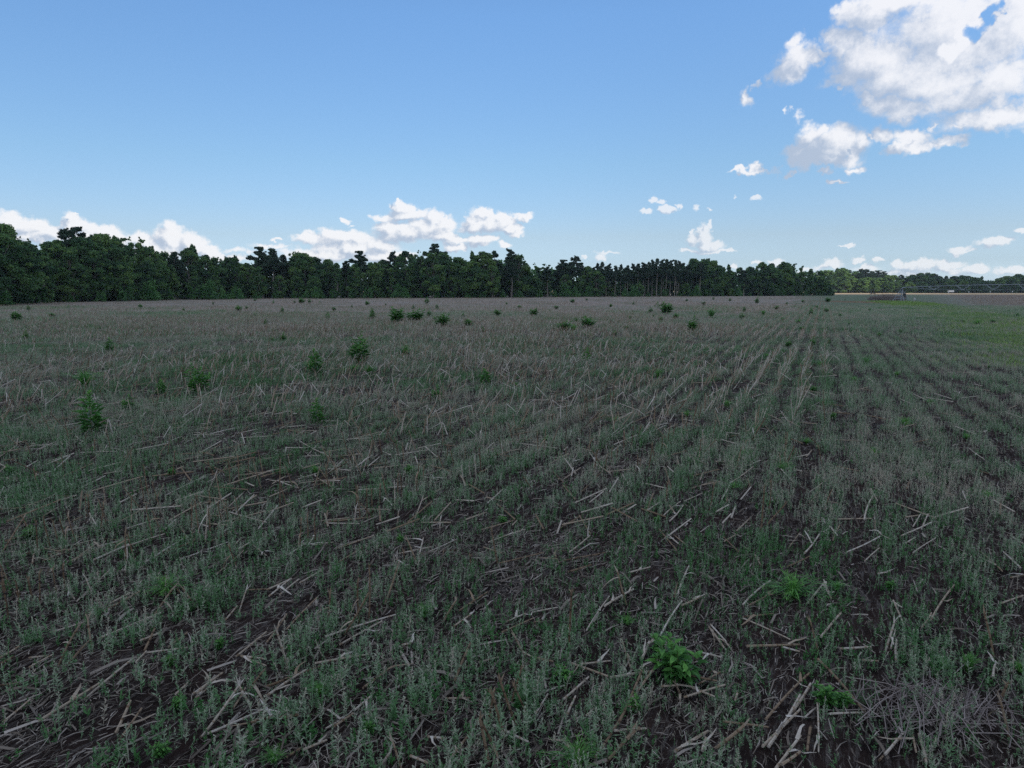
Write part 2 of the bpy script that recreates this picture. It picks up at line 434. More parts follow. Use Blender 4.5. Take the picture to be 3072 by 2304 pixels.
def ground_material():
    m = bpy.data.materials.new('field_soil'); m.use_nodes = True
    t = m.node_tree; t.nodes.clear()
    L = t.links
    def nd(ty, **k):
        n = t.nodes.new(ty)
        for a, b in k.items(): setattr(n, a, b)
        return n
    def si(n, i, v):
        if isinstance(v, bpy.types.NodeSocket): L.new(v, n.inputs[i])
        else: n.inputs[i].default_value = v
    def ma(op, a, b, c=None):
        n = nd('ShaderNodeMath', operation=op); si(n, 0, a); si(n, 1, b)
        if c is not None: si(n, 2, c)
        return n.outputs[0]
    def rp(v, a, b):
        n = nd('ShaderNodeMapRange', interpolation_type='SMOOTHSTEP'); si(n, 0, v); si(n, 1, a); si(n, 2, b); return n.outputs[0]
    def mx(f, a, b):
        n = nd('ShaderNodeMix', data_type='RGBA'); si(n, 0, f); si(n, 6, a); si(n, 7, b); return n.outputs[2]
    def nz(vec, sc, det=6, ro=.6):
        n = nd('ShaderNodeTexNoise'); L.new(vec, n.inputs[0]); n.inputs['Scale'].default_value = sc; n.inputs['Detail'].default_value = det
        n.inputs['Roughness'].default_value = ro; return n.outputs[0]
    tc = nd('ShaderNodeTexCoord'); P = tc.outputs['Object']
    sp = nd('ShaderNodeSeparateXYZ'); L.new(P, sp.inputs[0]); x, y, _ = sp.outputs
    mp = nd('ShaderNodeMapping'); mp.inputs['Rotation'].default_value = (0, 0, ROW_AZ); L.new(P, mp.inputs[0])
    st_ = nd('ShaderNodeMapping'); st_.inputs['Scale'].default_value = (1, .12, 1); L.new(mp.outputs[0], st_.inputs[0])
    n1 = nz(P, 9, 8, .7); n2 = nz(P, 1.2, 5); n3 = nz(P, 45, 6, .7)
    soil = mx(rp(n1, .3, .7), (.012, .009, .009, 1), (.040, .027, .024, 1))
    soil = mx(rp(n2, .35, .75), soil, (.060, .038, .033, 1))
    # thatch: dead stems and litter lying on the soil
    lit = nz(st_.outputs[0], 26, 6, .75)
    soil = mx(ma('MULTIPLY', rp(lit, .50, .60), .85), soil, (.13, .11, .10, 1))
    soil = mx(rp(n3, .58, .72), soil, (.05, .065, .035, 1))
    # farther out the low growth closes over the soil
    band = nz(st_.outputs[0], .55, 5)
    patch = nz(P, .09, 6, .65)
    fine = nz(P, 3.2, 8, .75)
    straw = mx(rp(fine, .3, .7), (.18, .145, .125, 1), (.35, .285, .255, 1))
    green = mx(rp(fine, .3, .7), (.07, .095, .055, 1), (.16, .195, .13, 1))
    right = rp(ma('SUBTRACT', x, ma('MULTIPLY', y, .40)), -8, 14)
    gsel = rp(ma('ADD', ma('ADD', ma('MULTIPLY', patch, .55), ma('MULTIPLY', band, .45)), ma('MULTIPLY', right, .16)), .46, .62)
    far = mx(gsel, straw, green)
    col = mx(rp(y, 25, 110), soil, far)
    # brown stubble block on the right, bare red soil patch, pale field beyond
    rgt = ma('MULTIPLY', rp(ma('ADD', ma('SUBTRACT', x, ma('MULTIPLY', y, .585)), ma('MULTIPLY', patch, 20)), 0, 34), rp(ma('ADD', y, ma('MULTIPLY', patch, 30)), 125, 150))
    col = mx(ma('MULTIPLY', rgt, .85), col, mx(rp(fine, .3, .7), (.16, .13, .115, 1), (.28, .22, .205, 1)))
    rx = ma('MULTIPLY', ma('SUBTRACT', x, 86), 1 / 10); ry = ma('MULTIPLY', ma('SUBTRACT', y, 176), 1 / 26)
    rr = ma('ADD', ma('MULTIPLY', rx, rx), ma('MULTIPLY', ry, ry))
    rr = ma('ADD', rr, ma('MULTIPLY', ma('SUBTRACT', nz(P, .25, 6), .5), 3.0))
    n_ = nd('ShaderNodeMapRange'); si(n_, 0, rr); si(n_, 1, .9); si(n_, 2, .3)
    col = mx(ma('MULTIPLY', n_.outputs[0], .55), col, (.20, .085, .05, 1))
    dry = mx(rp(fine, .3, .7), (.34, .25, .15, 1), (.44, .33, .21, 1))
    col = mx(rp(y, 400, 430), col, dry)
    bs = nd('ShaderNodeBsdfPrincipled'); bs.inputs['Roughness'].default_value = 1; bs.inputs['Specular IOR Level'].default_value = .05
    L.new(col, bs.inputs['Base Color'])
    bp = nd('ShaderNodeBump'); bp.inputs['Strength'].default_value = 1.0; bp.inputs['Distance'].default_value = .08
    L.new(ma('ADD', n1, ma('MULTIPLY', n3, .4)), bp.inputs['Height']); L.new(bp.outputs[0], bs.inputs['Normal'])
    o = nd('ShaderNodeOutputMaterial'); L.new(bs.outputs[0], o.inputs[0])
    return m

# ------------------------------------------------------------------ ground sheet
def build_ground():
    ys = [-5000, -2500, -600, -120, -30, -10, -4, 0]
    y = 0.6
    while y < 5000:
        ys.append(y); y = y * 1.018 + 0.035
    ys = np.array(ys)
    us = np.concatenate([-np.geomspace(60, 1.05, 26), np.linspace(-1, 1, 330), np.geomspace(1.05, 60, 26)])
    W = np.maximum(np.abs(ys) + 1.5, 6.0)
    X = us[None, :] * W[:, None]
    X = np.clip(X, -6000, 6000)
    Y = np.broadcast_to(ys[:, None], X.shape)
    Z = height_at(X, Y)
    ny, nx = X.shape
    co = np.stack([X, Y, Z], -1).reshape(-1, 3).astype(np.float32)
    i = np.arange((ny - 1) * (nx - 1)); r = i // (nx - 1); c = i % (nx - 1)
    a = r * nx + c
    f = np.stack([a, a + 1, a + nx + 1, a + nx], -1).astype(np.int32)
    me = bpy.data.meshes.new('ground')
    me.vertices.add(len(co)); me.vertices.foreach_set('co', co.reshape(-1))
    me.loops.add(f.size); me.loops.foreach_set('vertex_index', f.reshape(-1))
    me.polygons.add(len(f)); me.polygons.foreach_set('loop_start', np.arange(0, f.size, 4, dtype=np.int32))
    me.update(calc_edges=True)
    me.polygons.foreach_set('use_smooth', np.ones(len(f), dtype=bool))
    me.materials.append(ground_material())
    tag(obj('ground', me), 'red brown soil of the field under weeds and corn litter', kind='structure')
build_ground()

# green lane curving across the right of the field
lane_px = [(2660, 903), (2734, 911), (2810, 926), (2890, 941), (2980, 963), (3080, 992), (3200, 1035), (3400, 1120)]
lane = np.array([ground_at(*p) for p in lane_px])
def resample(P, n):
    d = np.concatenate([[0], np.cumsum(np.linalg.norm(np.diff(P, axis=0), axis=1))])
    t = np.linspace(0, d[-1], n)
    return np.stack([np.interp(t, d, P[:, k]) for k in range(P.shape[1])], -1)
lane_c = resample(lane, 60)
def lane_dist(x, y):
    P = np.stack([x, y], -1)
    d = np.full(len(P), 1e9)
    for a in range(0, 60):
        d = np.minimum(d, np.hypot(P[:, 0] - lane_c[a, 0], P[:, 1] - lane_c[a, 1]))
    return d

# ------------------------------------------------------------------ a big cloud, out of frame towards the sun, that shades field and woods
def build_shade_cloud():
    alt = 1250.0
    off = np.array([sun_dir.x, sun_dir.y]) * (alt / sun_dir.z)
    # footprint of the shade on the ground (x, y), metres
    q = Quads(); r = random.Random(3)
    lumps = []
    def inside(x, y):
        if y < -520: return False
        if y < 390: return -560 < x < 620
        if y < 520: return -560 < x < 190
        if y < 800: return -560 < x < 40
        return False
    for gx in range(-560, 640, 75):
        for gy in range(-520, 800, 75):
            if inside(gx, gy):
                lumps.append((gx + r.uniform(-18, 18), gy + r.uniform(-18, 18), r.uniform(-30, 50), r.uniform(70, 92)))
    # ragged shade over the far right-hand wood
    for gx, gy, rad in [(420, 640, 50), (470, 600, 60), (530, 660, 70), (455, 700, 45), (600, 620, 80), (640, 700, 80), (390, 560, 30), (520, 560, 50), (570, 560, 60), (640, 560, 70), (500, 740, 55), (700, 640, 80)]:
        lumps.append((gx, gy, r.uniform(0, 40), rad))
    lat, lon = 9, 14
    for cx, cy, cz, rad in lumps:
        th = np.linspace(0, math.pi, lat + 1); ph = np.linspace(0, 2 * math.pi, lon + 1)
        T, Pp = np.meshgrid(th, ph, indexing='ij')
        rr = rad * (1 + 0.10 * np.sin(3 * Pp + cx) * np.sin(T) + 0.08 * np.cos(5 * T + cy))
        rr[:, -1] = rr[:, 0]
        G = np.stack([cx + off[0] + rr * np.sin(T) * np.cos(Pp), cy + off[1] + rr * np.sin(T) * np.sin(Pp), alt + cz + rr * .75 * np.cos(T)], -1)
        A = np.stack([G[:-1, :-1], G[1:, :-1], G[1:, 1:], G[:-1, 1:]], 2).reshape(-1, 4, 3)
        q.add(A, .5)
    m = material('cloud_white', [(0, (.8, .8, .8)), (1, (.85, .85, .85))], rough=1, trans=.4)
    tag(obj('cloud', q.mesh('cloud', m)), 'white cumulus cloud standing off to the right of the field', kind='structure')
build_shade_cloud()
#@@SKYONLY

# ------------------------------------------------------------------ labels: look + neighbourhood, and an order where several look alike
ORD = ['first', 'second', 'third', 'fourth', 'fifth', 'sixth', 'seventh', 'eighth', 'ninth', 'tenth', 'eleventh', 'twelfth', 'thirteenth',
       'fourteenth', 'fifteenth', 'sixteenth', 'seventeenth', 'eighteenth', 'nineteenth', 'twentieth'] + ['twenty-' + w for w in ('first', 'second', 'third', 'fourth', 'fifth', 'sixth', 'seventh', 'eighth', 'ninth')] + ['thirtieth'] + ['thirty-' + w for w in ('first', 'second', 'third', 'fourth', 'fifth', 'sixth')]
PENDING = {}
def later(o, base, key):
    """label o with 'base'; when several share it they are told apart by their order along 'key' (left to right)"""
    PENDING.setdefault(base, []).append((key, o))
def resolve_labels():
    for base, lst in PENDING.items():
        lst.sort(key=lambda a: a[0])
        n = len(lst)
        for i, (k, o) in enumerate(lst):
            if n == 1: o["label"] = base
            elif i == 0: o["label"] = base + ", leftmost of %d" % n
            elif i == n - 1: o["label"] = base + ", rightmost of %d" % n
            elif n == 3: o["label"] = base + ", middle of three"
            elif i < n / 2: o["label"] = base + ", %s from left" % ORD[min(i, 35)]
            else: o["label"] = base + ", %s from right" % ORD[min(n - 1 - i, 35)]

def pixel_of(x, y, z=0.0):
    c, s = math.cos(PITCH), math.sin(PITCH)
    dz = z - CAMH
    f = y * c - dz * s
    u = y * s + dz * c
    return 1536 + F * x / f, 1152 - F * u / f

# ================================================================== TREES
def leaf_cards(r, centres, size, normal_up=0.3, elong=1.0, outward=None):
    n = len(centres)
    nm = r.normal(size=(n, 3)); nm[:, 2] += .75
    if outward is not None: nm += outward * 0.9
    nm /= np.linalg.norm(nm, axis=1)[:, None]
    t = r.normal(size=(n, 3))
    a = np.cross(nm, t); a /= np.linalg.norm(a, axis=1)[:, None]
    b = np.cross(nm, a)
    sz = size * r.uniform(.6, 1.35, n)[:, None]
    a = a * sz * elong; b = b * sz / elong
    # pointed leaf-spray outline instead of a square card
    return np.stack([centres - a, centres - b * .7 + a * .15, centres + a, centres + b * .7 + a * .1], 1)

def crown_from_lobes(r, lobes, per, size, tone_rng=(.15, .75), elong=1.15, shell=.45):
    q = Quads()
    for cx, cy, cz, rx, ry, rz in lobes:
        n = max(12, int(per * (rx * ry + rz * rx) * .5))
        d = r.normal(size=(n, 3)); d /= np.linalg.norm(d, axis=1)[:, None]
        rad = r.uniform(shell, 1.08, n) ** .7
        # knobbly lobe surface
        kn = 1 + .18 * np.sin(d[:, 0] * 5 + cx) * np.sin(d[:, 1] * 6 + cy) + .15 * np.sin(d[:, 2] * 7 + cz)
        p = d * (rad * kn)[:, None] * (rx, ry, rz) + (cx, cy, cz)
        base = r.uniform(*tone_rng)
        q.add(leaf_cards(r, p, size, outward=d, elong=elong), np.clip(base + r.normal(0, .10, n), 0, 1))
    return q

def trunk_quads(q, r, H, rad, top, wob=.3, tone=.4):
    n = 9
    z = np.linspace(-.3, top, n)
    px = np.cumsum(r.normal(0, wob / n, n)); py = np.cumsum(r.normal(0, wob / n, n))
    px -= px[0]; py -= py[0]
    rr = rad * (1 - .75 * z.clip(0) / H) ; rr[0] *= 1.4
    q.add(tube(np.stack([px, py, z], -1), rr, 8, False), tone)
    return lambda h: (np.interp(h, z, px), np.interp(h, z, py))

def limb(q, r, p0, p1, r0, tone=.35):
    p0 = np.array(p0, float); p1 = np.array(p1, float)
    t = np.linspace(0, 1, 5)[:, None]
    m = (p0 + p1) / 2 + r.normal(0, .12, 3) * np.linalg.norm(p1 - p0)
    P = (1 - t) ** 2 * p0 + 2 * t * (1 - t) * m + t ** 2 * p1
    q.add(tube(P, np.linspace(r0, r0 * .25, 5), 5, False), tone)

def broadleaf(seed, H=16., W=11., base=1.0, lobes_n=24, leaf=.23, per=330, gaps=0.0, shape='round', tones=(.22, .88)):
    r = np.random.default_rng(seed)
    tq = Quads()
    at = trunk_quads(tq, r, H, .022 * H, H * .85, wob=1.2, tone=.35)
    lobes = []
    for i in range(lobes_n):
        h = base + (H - base) * (i + r.uniform(.1, .9)) / lobes_n
        f = (h - base) / (H - base)
        if shape == 'round': env = W / 2 * math.sin(math.pi * min(1, .18 + f * .80)) ** .6
        elif shape == 'cone': env = W / 2 * (1.05 - f) ** .7
        else: env = W / 2 * (.55 + .45 * math.sin(math.pi * f * 2.3 + seed))      # ragged column
        ang = i * 2.4 + r.uniform(-.5, .5)
        rr = r.uniform(.85, 1.25) * (W * .17) * (1 - .35 * f)
        if f > .93: rr *= .75
        dist = max(0, env - rr) * r.uniform(.75, 1.1)
        tx, ty = at(h * .9)
        cx, cy = tx + dist * math.cos(ang), ty + dist * math.sin(ang)
        lobes.append((cx, cy, min(h, H - rr * .7), rr * r.uniform(.85, 1.2), rr * r.uniform(.85, 1.2), rr * r.uniform(.6, .85)))
        bx, by = at(h * .55)
        limb(tq, r, (bx, by, h * .62 + .3), (cx, cy, h), .012 * H * (1 - .6 * f))
        # smaller sprays around the lobe break its outline
        for k in range(5):
            d = r.normal(size=3); d /= np.linalg.norm(d); d[2] = d[2] * .8 + .15
            s = rr * r.uniform(.22, .5)
            lobes.append((cx + d[0] * rr * 1.1, cy + d[1] * rr * 1.1, min(h, H - rr * .7) + d[2] * rr * .85, s, s, s * .8))
    if gaps:
        lobes = [l for l in lobes if r.random() > gaps]
    cq = crown_from_lobes(r, lobes, per, leaf, tones, shell=.35)
    return cq.mesh('crown', M_fol), tq.mesh('trunk', M_bark)

def pine(seed, H=22., bare=.5, W=7., plates=17, leaf=.24, per=420, layered=False):
    r = np.random.default_rng(seed)
    tq = Quads()
    at = trunk_quads(tq, r, H, .014 * H, H * .97, wob=1.0, tone=.95)
    lobes = []
    for i in range(plates):
        f = (i + r.uniform(0, .9)) / plates
        h = H * (bare + (1 - bare) * f)
        ang = i * 2.4 + r.uniform(-.6, .6)
        w = W / 2 * (1.0 - .60 * f ** 1.4) * r.uniform(.55, 1.25)
        tx, ty = at(h)
        dist = w * r.uniform(.55, .9)
        cx, cy = tx + dist * math.cos(ang), ty + dist * math.sin(ang)
        lobes.append((cx, cy, h, w * .46, w * .46, w * (.16 if layered else .26) + .2))
        limb(tq, r, (tx, ty, h - .8), (cx, cy, h - .1), .05 + .04 * (1 - f), .5)
        for k in range(3):
            a2 = r.uniform(0, 6.28)
            lobes.append((cx + math.cos(a2) * w * .5, cy + math.sin(a2) * w * .5, h + r.uniform(-.5, .8), w * .25, w * .25, w * .13 + .15))
    tx, ty = at(H)
    lobes.append((tx, ty, H - .6, W * .13, W * .13, .9))
    # a few dead stubs on the bare bole
    for k in range(5):
        h = H * bare * r.uniform(.5, 1); a = r.uniform(0, 6.28); x0, y0 = at(h)
        limb(tq, r, (x0, y0, h), (x0 + math.cos(a) * 1.1, y0 + math.sin(a) * 1.1, h + .3), .03, .5)
    cq = crown_from_lobes(r, lobes, per, leaf, (.15, .7), elong=1.2, shell=.2)
    return cq.mesh('crown', M_needle), tq.mesh('trunk', M_bark)

def shrub_mesh(seed, H=3.6, W=3.2):
    r = np.random.default_rng(seed)
    tq = Quads(); lobes = []
    for i in range(9):
        a = r.uniform(0, 6.28); d = r.uniform(0, W * .36); f = r.random()
        h = H * (.25 + .6 * f) * (1 - .5 * d / (W * .5))
        rr = W * r.uniform(.13, .2)
        lobes.append((d * math.cos(a), d * math.sin(a), h, rr, rr, rr * 1.25))
        limb(tq, r, (.01 * math.cos(a), .01 * math.sin(a), -.05), (d * math.cos(a), d * math.sin(a), h), .03)
        lobes.append((d * math.cos(a) * 1.1, d * math.sin(a) * 1.1, h * .45, rr * 1.2, rr * 1.2, rr * 1.1))
        lobes.append((d * math.cos(a), d * math.sin(a), h + rr * 1.4, rr * .4, rr * .4, rr * .7))
    q = crown_from_lobes(r, lobes, 330, .13, (.2, .85), shell=.2)
    return q.mesh('foliage', M_shrub), tq.mesh('stems', M_bark)

PROTO = {
    'B': [broadleaf(11, 16, 11), broadleaf(12, 16, 12, lobes_n=28), broadleaf(13, 16, 10, base=2.0, gaps=.15), broadleaf(14, 16, 13, lobes_n=30)],
    'C': [broadleaf(21, 16, 8, shape='cone', lobes_n=22), broadleaf(22, 16, 9, shape='cone', lobes_n=24, tones=(.3, .8))],
    'N': [broadleaf(31, 18, 6.5, base=2.5, shape='rag', lobes_n=24, gaps=.35), broadleaf(32, 18, 7, base=1.5, shape='rag', lobes_n=22, gaps=.3, tones=(.35, .9))],
    'P': [pine(41), pine(42, W=8, plates=15), pine(43, bare=.58, W=6.5)],
    'L': [pine(51, bare=.50, W=9, plates=20, layered=True), pine(52, bare=.55, W=8.5, plates=18, layered=True)],
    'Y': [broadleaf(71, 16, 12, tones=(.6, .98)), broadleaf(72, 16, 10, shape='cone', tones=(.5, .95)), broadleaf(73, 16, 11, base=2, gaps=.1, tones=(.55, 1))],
    'S': [shrub_mesh(61), shrub_mesh(62, 3.6, 2.6), shrub_mesh(63, 3.6, 4.0)],
}
PH = {'B': 16, 'C': 16, 'N': 18, 'P': 22, 'L': 22, 'S': 3.6, 'Y': 16}
TNAME = {'B': 'broadleaf_tree', 'C': 'broadleaf_tree', 'N': 'broadleaf_tree', 'P': 'pine_tree', 'L': 'pine_tree', 'Y': 'broadleaf_tree', 'S': 'edge_shrub'}
used_tree = {}
def plant_tree(kind, x, y, H, seed, wide=1.0, variant=None):
    r = random.Random(seed)
    v = r.randrange(len(PROTO[kind])) if variant is None else variant
    crown, trunk = PROTO[kind][v]
    k = H / PH[kind]
    kw = k * wide * r.uniform(.9, 1.12) if kind not in 'PL' else (k ** .6) * wide * r.uniform(.9, 1.1)
    t = root(TNAME[kind], (x, y, -.05), r.uniform(0, 6.28), (kw, kw, k))
    obj('crown' if kind != 'S' else 'foliage', crown, t)
    obj('trunk' if kind != 'S' else 'stems', trunk, t)
    t["category"] = 'tree' if kind != 'S' else 'shrub'
    return t

# front of the wood: photo x -> photo y of its foot
FOOT = [(-500, 940), (-200, 925), (0, 917), (173, 907), (300, 905), (506, 900), (800, 896), (1180, 894.5), (1500, 893.5), (1700, 891), (2000, 889.5), (2400, 887), (2495, 886.3), (2700, 886)]
fx = np.array([f[0] for f in FOOT]); fy = np.array([f[1] for f in FOOT])
def foot(px, back=0.0):
    y = float(np.interp(px, fx, fy))
    z = F * CAMH / (y - HORIZON)
    z += back
    u = math.tan(azel(px, HORIZON)[0])
    return u * z, z

SKYLINE = [(-160, 690, 'B'), (-70, 680, 'B'), (0, 676, 'B'), (36, 700, 'B'), (62, 716, 'N'), (100, 735, 'B'), (140, 735, 'C'), (172, 722, 'B'), (205, 690, 'L'), (232, 684, 'P'), (262, 712, 'B'),
    (300, 706, 'B'), (345, 703, 'N'), (372, 716, 'C'), (400, 711, 'N'), (424, 713, 'N'), (450, 740, 'B'), (476, 762, 'B'), (502, 755, 'B'), (530, 757, 'P'), (566, 745, 'B'), (590, 735, 'C'),
    (618, 766, 'B'), (650, 772, 'B'), (690, 772, 'B'), (712, 768, 'C'), (745, 790, 'B'), (788, 742, 'L'), (820, 747, 'P'), (852, 766, 'P'), (890, 756, 'B'), (922, 762, 'B'), (950, 774, 'B'),
    (980, 780, 'B'), (1010, 788, 'C'), (1042, 784, 'P'), (1085, 754, 'L'), (1125, 788, 'B'), (1150, 780, 'B'), (1180, 757, 'P'), (1222, 755, 'B'), (1262, 751, 'N'), (1306, 733, 'L'),
    (1340, 762, 'B'), (1382, 774, 'B'), (1420, 755, 'C'), (1452, 756, 'B'), (1482, 754, 'P'), (1532, 750, 'P'), (1556, 764, 'B'), (1578, 788, 'C'), (1616, 789, 'N'), (1638, 792, 'N'), (1686, 780, 'L'),
    (1728, 770, 'L'), (1760, 800, 'B'), (2085, 778, 'B'), (2112, 777, 'B'), (2132, 784, 'B'), (2160, 797, 'B'), (2186, 794, 'C'), (2215, 803, 'B'), (2252, 802, 'B'), (2283, 787, 'B'),
    (2308, 791, 'B'), (2350, 786, 'B'), (2378, 790, 'N'), (2402, 797, 'N'), (2432, 806, 'C'), (2456, 812, 'B')]
PINESTAND = [(1792, 792), (1806, 787), (1826, 793), (1845, 798), (1862, 795), (1882, 797), (1898, 793), (1914, 792), (1930, 789), (1944, 787), (1956, 781), (1970, 777), (1984, 780), (1998, 779), (2010, 782),
             (2024, 781), (2036, 785), (2048, 790), (1780, 802), (1818, 800), (1875, 803), (1935, 796), (2062, 796), (1990, 790), (2030, 796)]
sx = np.array([s[0] for s in SKYLINE + PINESTAND], float); sy = np.array([s[1] for s in SKYLINE + PINESTAND], float)
o_ = np.argsort(sx); sx = sx[o_]; sy = sy[o_]

def sky_height(px, py, dist):
    d = ray(px, py)
    return CAMH + d[2] / d[1] * dist

def section(px):
    for lim, name in ((120, 'at far left'), (320, 'below left cloud bank'), (520, 'right of tall left trees'), (760, 'left of broad dark pine'), (1000, 'around broad dark pine'),
                      (1240, 'between two tall layered pines'), (1420, 'beside tallest layered pine'), (1620, 'in centre clump'), (1780, 'by paired flat topped pines'),
                      (2070, 'at pine stand'), (2250, 'right of pine stand')):
        if px < lim: return name
    return 'near lit field corner'
LOOK = {'B': 'round crowned broadleaf tree', 'C': 'pointed leafy tree', 'N': 'thin ragged leafy tree', 'P': 'tall bare stemmed pine', 'L': 'layered flat topped pine', 'S': 'bright green shrub'}

ts = 100
tree_list = []
for px, py, k in SKYLINE:
    ts += 1
    back = 8 + (ts % 3) * 3
    if px > 2420: back = 3
    x, z = foot(px, back)
    H = sky_height(px, py, z)
    t = plant_tree(k, x, z, H, ts, wide={'B': .95, 'C': .85, 'N': .9, 'P': 1.0, 'L': 1.05}[k])
    later(t, LOOK[k] + ' on skyline ' + section(px), px)
    t["group"] = 'trees along the skyline of the wood'
for i, (px, py) in enumerate(PINESTAND):
    ts += 1
    x, z = foot(px, 4 + (i * 7) % 15)
    H = sky_height(px, py, z)
    t = plant_tree('P', x, z, H, ts, wide=.72, variant=2 if i % 2 else 0)
    later(t, 'slim straight pine with pale trunk in dense stand', px)
    t["group"] = 'pines in the dense stand'
# front rank, clothed to the ground
px = -230.0; i = 0
while px < 2475:
    x, z = foot(px, 1.5 + (i % 3) * 2)
    step = 6.6 * F / z
    if not (1795 < px < 2060) or i % 3 == 0:
        hs = sky_height(px, float(np.interp(px, sx, sy)), z)
        r = random.Random(900 + i)
        H = hs * r.uniform(.48, .86)
        if px > 2440: H = hs * .62
        if 1795 < px < 2060: H = hs * .42
        k = r.choice('BBBCBN') if H > 8 else 'B'
        if r.random() < .12 and not (1795 < px < 2060): k = 'P'; H = hs * .9
        t = plant_tree(k, x, z, H, 900 + i, wide=1.05)
        later(t, ('lower ' if H < hs * .7 else 'middling ') + LOOK[k] + ' on field edge ' + section(px), px)
        t["group"] = 'trees on the field edge of the wood'
    px += step * random.Random(i).uniform(.85, 1.2); i += 1
# a rank behind closes the gaps
px = -260.0; i = 0
while px < 2440:
    x, z = foot(px, 20 + (i % 2) * 5)
    hs = sky_height(px, float(np.interp(px, sx, sy)), z)
    r = random.Random(1500 + i)
    if True:
        t = plant_tree('B', x, z, hs * (r.uniform(.78, .93) if not 1790 < px < 2060 else r.uniform(.80, .88)), 1500 + i, wide=1.15)
        later(t, 'dark tree deeper in wood ' + section(px), px)
        t["group"] = 'trees deeper in the wood'
    px += 9.5 * F / z; i += 1
# right-hand corner of the wood comes down to the ground
for j, (px, hh) in enumerate([(2462, 9.5), (2476, 7.0), (2487, 4.6), (2496, 3.2)]):
    x, z = foot(px, 0)
    t = plant_tree('B', x, z, hh, 1900 + j, wide=1.2)
    t["group"] = 'trees on the field edge of the wood'
    later(t, 'low dark leafy tree tapering down to the lit field corner', px)
# shrubs along the foot of the wood
px = -200.0; i = 0
while px < 2490:
    x, z = foot(px, -1.2 + (i % 2) * 1.2)
    r = random.Random(2500 + i)
    H = r.choice([2.0, 2.6, 3.2, 4.2, 5.2])
    if 330 < px < 640 or 950 < px < 1200 or 1480 < px < 1800: H *= 1.15
    t = plant_tree('S', x, z, H, 2500 + i, wide=1.25)
    later(t, ('low ' if H < 3 else 'tall ') + LOOK['S'] + ' edging the wood ' + section(px), px)
    t["group"] = 'shrubs along the foot of the wood'
    px += r.uniform(6.5, 9.5) * F / z * .8; i += 1

# far wood beyond the lit strip on the right
FARSKY = [(2440, 818, 'C'), (2458, 812, 'N'), (2478, 811, 'N'), (2494, 817, 'B'), (2512, 805, 'C'), (2524, 804, 'B'), (2545, 811, 'P'), (2562, 814, 'B'), (2580, 808, 'L'), (2597, 809, 'L'), (2612, 814, 'P'), (2628, 812, 'L'),
    (2645, 815, 'P'), (2660, 825, 'B'), (2680, 826, 'B'), (2700, 825, 'P'), (2720, 828, 'B'), (2740, 825, 'B'), (2758, 820, 'B'), (2778, 818, 'B'), (2795, 822, 'B'), (2815, 828, 'B'), (2838, 827, 'C'), (2860, 829, 'B'),
    (2884, 826, 'B'), (2905, 828, 'B'), (2925, 832, 'B'), (2942, 829, 'C'), (2956, 842, 'B'), (2976, 843, 'B'), (2995, 834, 'B'), (3012, 829, 'B'), (3035, 828, 'B'), (3058, 823, 'B'), (3085, 822, 'B'), (3120, 824, 'B'), (3160, 820, 'B')]
for j, (px, py, k) in enumerate(FARSKY):
    z = 640 + (j * 37 % 30)
    u = math.tan(azel(px, HORIZON)[0])
    H = sky_height(px, py, z)
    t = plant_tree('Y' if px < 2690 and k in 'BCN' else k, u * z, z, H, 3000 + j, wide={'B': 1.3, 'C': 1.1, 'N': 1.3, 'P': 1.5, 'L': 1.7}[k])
    t["group"] = 'trees of the far wood'
    later(t, LOOK[k].replace('dark ', '') + ' in far wood ' + ('catching the sun' if px < 2700 else 'above the irrigation pipe' if px < 2960 else 'at the right frame edge'), px)
    if j % 2 == 0 or px < 2700:
        z2 = 628 + (j * 13 % 8)
        H2 = H * random.Random(j).uniform(.55, .78)
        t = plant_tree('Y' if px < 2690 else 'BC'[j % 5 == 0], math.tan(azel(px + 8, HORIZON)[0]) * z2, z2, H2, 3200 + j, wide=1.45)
        t["group"] = 'trees of the far wood'
        later(t, 'low leafy tree fronting the far wood ' + ('catching the sun' if px < 2700 else 'above the irrigation pipe' if px < 2960 else 'at the right frame edge'), px)

# mass of the wood behind the ranks one can tell apart
def wood_mass():
    r = np.random.default_rng(77)
    q = Quads()
    P = []
    for px in np.arange(-420, 2420, 3.2):
        for k in range(14):
            back = r.uniform(30, 62)
            x, z = foot(px, back)
            hs = sky_height(px, float(np.interp(px, sx, sy)), z) * .80
            P.append((x + r.normal(0, 1.5), z, r.uniform(.2, max(3, hs))))
    P = np.array(P)
    q.add(leaf_cards(r, P, 1.05), np.clip(r.normal(.35, .15, len(P)), 0, 1))
    P = []
    for px in np.arange(1740, 2110, .8):
        for k in range(8):
            x, z = foot(px, r.uniform(20, 55))
            P.append((x, z, r.uniform(.1, 12) ))
    P = np.array(P)
    q.add(leaf_cards(r, P, .8), np.clip(r.normal(.3, .15, len(P)), 0, 1))
    P = []
    for px in np.arange(2430, 3300, 1.4):
        for k in range(9):
            z = r.uniform(668, 720)
            hs = sky_height(px, 835, z) * .8
            P.append((math.tan(azel(px, HORIZON)[0]) * z, z, r.uniform(.2, hs)))
    P = np.array(P)
    q.add(leaf_cards(r, P, 1.8), np.clip(r.normal(.4, .15, len(P)), 0, 1))
    tag(obj('woodland', q.mesh('woodland', M_fol)), 'dark mass of woodland behind the ranks of edge trees', 'woodland', kind='stuff')
wood_mass()

